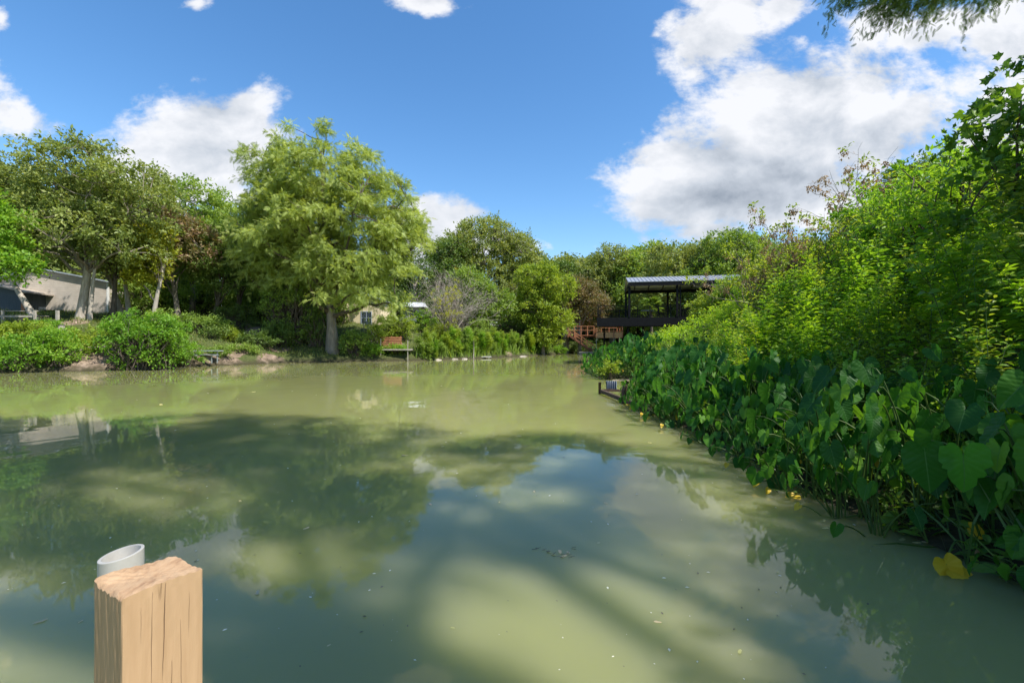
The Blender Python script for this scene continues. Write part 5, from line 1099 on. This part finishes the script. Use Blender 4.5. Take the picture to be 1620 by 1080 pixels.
# ---- bench table at the path foot, left deck, fence, stump
def left_things():
    r=empty('metal_bench',(0,0,0)); tag(r,'white metal picnic bench on the bank at the foot of the dirt path','bench')
    a=at(305,546,35.3); b=at(346,546,35.3); z=g1((a[0]+b[0])/2,35.6)
    m=MB(); m.box((a[0],35.3,z+.62),(b[0],35.9,z+.68)); m.build('tabletop',GALV,r); m=MB(); m.box((a[0]+.05,34.8,z+.34),(b[0]+.15,35.05,z+.39)); m.build('seat',GALV,r)
    for xx in (a[0]+.3,b[0]-.3): 
        m=MB(); m.beam((xx,34.9,z+.30),(xx,35.8,z+.30),.06); m.beam((xx,35.6,z-.3),(xx,35.6,z+.61),.06,.06,up=(0,1,0)); m.beam((xx,34.92,z-.3),(xx,34.92,z+.27),.06,.06,up=(0,1,0)); m.build('leg',GALV,r)
    r=empty('wooden_deck',(0,0,0)); tag(r,'weathered wooden deck with plank railing at the far left edge','deck')
    d=34; zf=at(0,513,d)[2]; xl=-44; xr=at(57,0,d)[0]
    m=MB(); m.box((xl,d,zf-.24),(xr-2.0,d+.08,zf)); 
    for i in range(22): m.box((xl,d+.1+i*.16,zf-.05),(xr,d+.24+i*.16,zf-.005))
    m.build('boards',OLDWOOD,r)
    m=MB(); m.box((xl,d-.02,zf+.52),(xr,d+.03,zf+.68)); m.box((xl,d+.05,zf+.98),(xr,d+.17,zf+1.03)); m.build('railing',OLDWOOD,r)
    for xx in (xr,xr-2.4,xr-4.8,xr-7): MB().box((xx-.07,d-.14,zf-.6),(xx+.07,d-.025,zf+1.05)).build('post',OLDWOOD,r)
    MB().box((-37.9,33.8,zf-1.4),(-37.4,34.6,zf-.25)).build('pier_block',CONC,r)
    t=empty('picnic_table',(at(38,0,36)[0],36.4,zf)); tag(t,'wooden picnic table on the weathered deck behind the railing','table'); M=MB()
    for i in range(4): M.box((-1.2,-.36+i*.19,.74),(1.2,-.20+i*.19,.78))
    M.build('tabletop',OLDWOOD,t)
    for s in (-1,1): MB().box((-1.2,s*.72-.12,.44),(1.2,s*.72+.12,.48)).build('bench_seat',OLDWOOD,t)
    for s in (-.9,.9):
        M=MB(); M.beam((s,-.6,0.005),(s,-.15,.73),.06,.10); M.beam((s,.6,.005),(s,.15,.73),.06,.10); M.beam((s+.05,-.8,.41),(s+.05,.8,.41),.05,.06); M.build('leg',OLDWOOD,t)
    fx=at(91,0,33.5)[0]; z=g1(fx,33.5); tag(MB().beam((fx,33.5,z-.3),(fx,33.5,at(91,491,33.5)[2]),.16,.16,up=(0,1,0)).build('fence_post',OLDWOOD),'grey square fence post between the deck and the elm trunks','post')
    m=MB(); p=at(34,526,32.2); q=at(93,528,32.2); m.beam(p,q,.06,.16); q2=at(57,540,32)
    m.beam(at(60,531,32.2),at(60,520,32.2)-np.array([0,0,.9]),.10,.10,up=(0,1,0)); m.beam(at(92,523,32.25)-np.array([0,0,1.3]),at(92,523,32.25),.10,.10,up=(0,1,0)); tag(m.build('plank_rail',OLDWOOD),'low weathered plank rail in front of the fence post','rail')
    s=at(99,525,32.5); r=empty('tree_stump',(s[0],32.5,g1(s[0],32.5)-.15)); tag(r,'short pale cut tree stump beside the plank rail','stump')
    rng=np.random.default_rng(2); t_=np.linspace(0,1,7); zt=at(99,514,32.5)[2]-r.location[2]
    P=np.stack([-.10*t_,0*t_,zt*t_],-1); m=MB(); m.tubes(P[None],(.24-.05*t_)[None],12,cap=True); m.build('trunk',BARKL,r)
    # dead branches lying on the bare earth
    for i,(px,py,d,lab) in enumerate([(150,556,30.6,'grey driftwood log on the bare earth beside the big bush'),(20,548,29.5,'pale fallen branch lying on the bank at the far left edge')]):
        c=at(px,py,d); c[2]=g1(c[0],d)+.12; rng=np.random.default_rng(i); P=bezier(np.array([c+(-.9,-.1,0)]),np.array([c+(.9,.2,.15)]),rng,8,.03,.04)
        m=MB(); m.tubes(P,np.linspace(.13,.05,8)[None],8,cap=True); e=bezier(P[0,3][None],(P[0,3]+(.3,-.1,.5))[None],rng,5); m.tubes(e,np.linspace(.05,.02,5)[None],6); tag(m.build('driftwood_log',BARKL),lab,'log')
left_things()

# ---- sunken metal frame in front of the elephant ears
def frame():
    r=empty('sunken_dock_frame',(0,0,0)); tag(r,'rusty V-shaped dock frame lying at the water surface with two short uprights','frame')
    zt=.10
    def w(px,py): 
        d=(CAMZ-zt)*720/(py-540); return np.array([(px-810)/720*d,d,zt])
    a=w(951,618.5); b=w(1016,642); c=w(1040,619.5)
    a2=a.copy(); MB().beam(a,w(1035,651),.09,.12).build('beam',RUST,r); MB().beam(a+(0,.1,.02),c,.06,.08).build('beam',RUST,r)
    MB().cyl((a[0]-.05,a[1],-1),(a[0]-.05,a[1],.42),.055,.05,10).build('upright',RUST,r)
    q=w(987,633); P=np.array([[q+(0,0,-.9),q+(-.01,0,.15),q+(.0,0,.30),q+(.05,0,.45),q+(.12,0,.58)]]); MB().tubes(P,np.array([[.07,.07,.07,.075,.07]]),10,cap=True).build('upright',RUST,r)
    MB().cyl(w(1011,628)-(0,0,1),w(1011,628)+(0,0,.45),.015,.015,6).build('rod',RUST,r)
    s=empty('corrugated_sheet',(0,0,0)); tag(s,'short piece of galvanised corrugated sheet standing on the sunken frame','metal sheet')
    p=a+(.22,.18,0); n=42; V=[]
    for i in range(n):
        u=i/(n-1); x=p[0]+u*.36; y=p[1]+.035*math.sin(u*5*2*math.pi)-u*.12
        V+=[(x,y,.10),(x,y,.46)]
    for i in range(n):
        u=i/(n-1); x=p[0]+u*.36; y=p[1]+.035*math.sin(u*5*2*math.pi)+.006-u*.12
        V+=[(x,y,.10),(x,y,.46)]
    F=[]
    for i in range(n-1): F+=[(2*i,2*i+2,2*i+3,2*i+1),(2*n+2*i+1,2*n+2*i+3,2*n+2*i+2,2*n+2*i),(2*i+1,2*i+3,2*n+2*i+3,2*n+2*i+1)]
    MB().add(V,np.array(F),[4]*len(F),smooth=True).build('sheet',noisemat('dull_corrugated_steel',[(.3,(.10,.12,.15)),(.7,(.20,.23,.27))],14,.5,(1,1,1),.1,metal=.2),s); MB().beam(p+(-.03,-.02,.03),p+(.42,-.14,.03),.04,.08).build('base_strip',RUST,s)
    m=MB(); q=w(1000,598); 
    for i in range(6): m.cyl((4.9+i*.45,22.2+.05*i,.0),(5.5+i*.45,22.25+.04*i,.02),.035,.03,8)
    tag(m.build('edging_logs',BARK),'line of pale edging at the waterline of the far elephant ear clump','edging')
    q=at(960,600,23.5); tag(MB().cyl((q[0],22.6,-.8),(q[0],22.6,.55),.05,.045,8).build('mooring_stub',BARKD),'short dark stub standing in the water at the tip of the far elephant ear clump','post')
    x,y=5.2,23.2; bush('water_plant','bright yellow-green water plant at the tip of the far elephant ear clump',(x-.35,y-.3,0),.9,.95,990,G['lime'],n=26,leaf=.13,cr=.25,tw=4,nl=7,cat='plant')
frame()

# ---- floating leaves, scum and specks on the water
def floats():
    me=[]
    for s in range(3):
        rng=np.random.default_rng(700+s); n=10; V=[(0,0,.006)]
        for i in range(n):
            a=2*math.pi*i/n; rr=(.5+.5*abs(math.cos(a)))*rng.uniform(.75,1.1); V.append((rr*math.cos(a),rr*.62*math.sin(a),.012+.10*abs(math.cos(a))*rng.uniform(0,1)))
        F=[(0,1+i,1+(i+1)%n) for i in range(n)]; o=MB().add(V,np.array(F),[3]*n,tint=.4+.3*s).build('floating_leaf',leafmat('fallen_leaf_%s'%['tan','ochre','olive'][s],[(0,[(.50,.38,.20),(.52,.42,.16),(.20,.21,.06)][s]),(1,[(.66,.54,.34),(.66,.56,.26),(.32,.32,.12)][s])],.1)); me.append(o)
    P=[(407,937,.030,0),(65,982,.030,0),(150,900,.012,1),(128,982,.014,0),(162,988,.012,2),(747,770,.022,0),(845,777,.022,0),(681,797,.03,0),(790,794,.016,1),(716,992,.014,2),(947,858,.012,1),(958,795,.02,0),(1040,983,.022,0),(886,872,.032,0),(893,879,.028,0),(876,877,.022,2),(899,873,.018,0),(868,873,.02,2),(1078,822,.012,1),(1170,1030,.022,2),(380,792,.03,1),(485,835,.03,0),(1028,700,.03,1),(60,850,.02,2),(400,620,.09,1),(255,640,.09,1),(700,706,.05,2),(520,1020,.011,0),(1230,905,.014,1),(1305,835,.03,1),(1450,858,.035,1),(1468,857,.05,0),(1428,853,.04,2),(1320,818,.02,0),(640,720,.05,0),(820,690,.05,1)]
    for i,(px,py,s,k) in enumerate(P):
        d=(CAMZ-.004)*720/(py-540); o=me[k] if i in (0,2,4) else me[k].copy()
        if i not in (0,2,4): COL.objects.link(o)
        if i==4: pass
        rr=random.Random(i); s*=1.25; o.location=((px-810)/720*d,d,.004); o.scale=(s,s,s); o.rotation_euler=(0,0,rr.uniform(0,6)); tag(o,'small dry fallen leaf floating on the green water','leaf','fallen leaves floating on the water')
    rng=np.random.default_rng(77); n=1300; py=545+rng.uniform(12,545,n); py=540+np.exp(rng.uniform(math.log(45),math.log(540),n)); d=CAMZ*720/(py-540); px=rng.uniform(-20,1640,n); x=(px-810)/720*d
    k=inside(x,d)&((np.sin(x*2.1+2*np.sin(d*1.3))+np.sin(d*2.7-x))>rng.uniform(-1.6,1.2,n)); x=x[k]; d=d[k]; m=len(x); 
    mb=MB(); a=rng.uniform(0,6.28,m); sz=.0045*rng.uniform(.4,1.6,m)**2*(1+d*.18)
    mb.scatter(T([(-1,0,0),(0,.5,.1),(1,0,0),(0,-.5,.1)],[(0,3,2,1)]),np.stack([x,d,np.full(m,.004)],-1),np.stack([np.cos(a),np.sin(a),0*a],-1),np.tile([0,0,1.],(m,1)),sz,(rng.random(m)>.45)*1.0)
    sm=leafmat('floating_bits',[(0,(.06,.05,.03)),(.5,(.08,.07,.04)),(.7,(.6,.58,.45)),(1,(.7,.68,.56))],0.0); tag(mb.build('debris_and_sparkle',sm),'tiny floating specks of bark, seed fluff and painted sun sparkle scattered on the water',None,None,'stuff')  # pale specks also carry sun sparkle as colour, dark ones are debris
    # clump of debris
    rt=empty('twig_raft',(0,0,0)); tag(rt,'small raft of twigs floating around dry leaves in the middle of the water','twigs'); rng=np.random.default_rng(8)
    for (px,py) in [(845,869),(856,868),(876,877),(890,876),(905,869),(884,881),(866,873),(897,881)]:
        d=CAMZ*720/(py-540); c=np.array([(px-810)/720*d,d,.006])
        for _ in range(3):
            a=rng.uniform(-.7,.7); l=rng.uniform(.02,.05); q=c+rng.normal(0,.015,3)*(1,1,0); MB().cyl(q,q+(l*math.cos(a),l*math.sin(a),.004),.0022,.0012,5).build('twig',BARKD,rt)
floats()
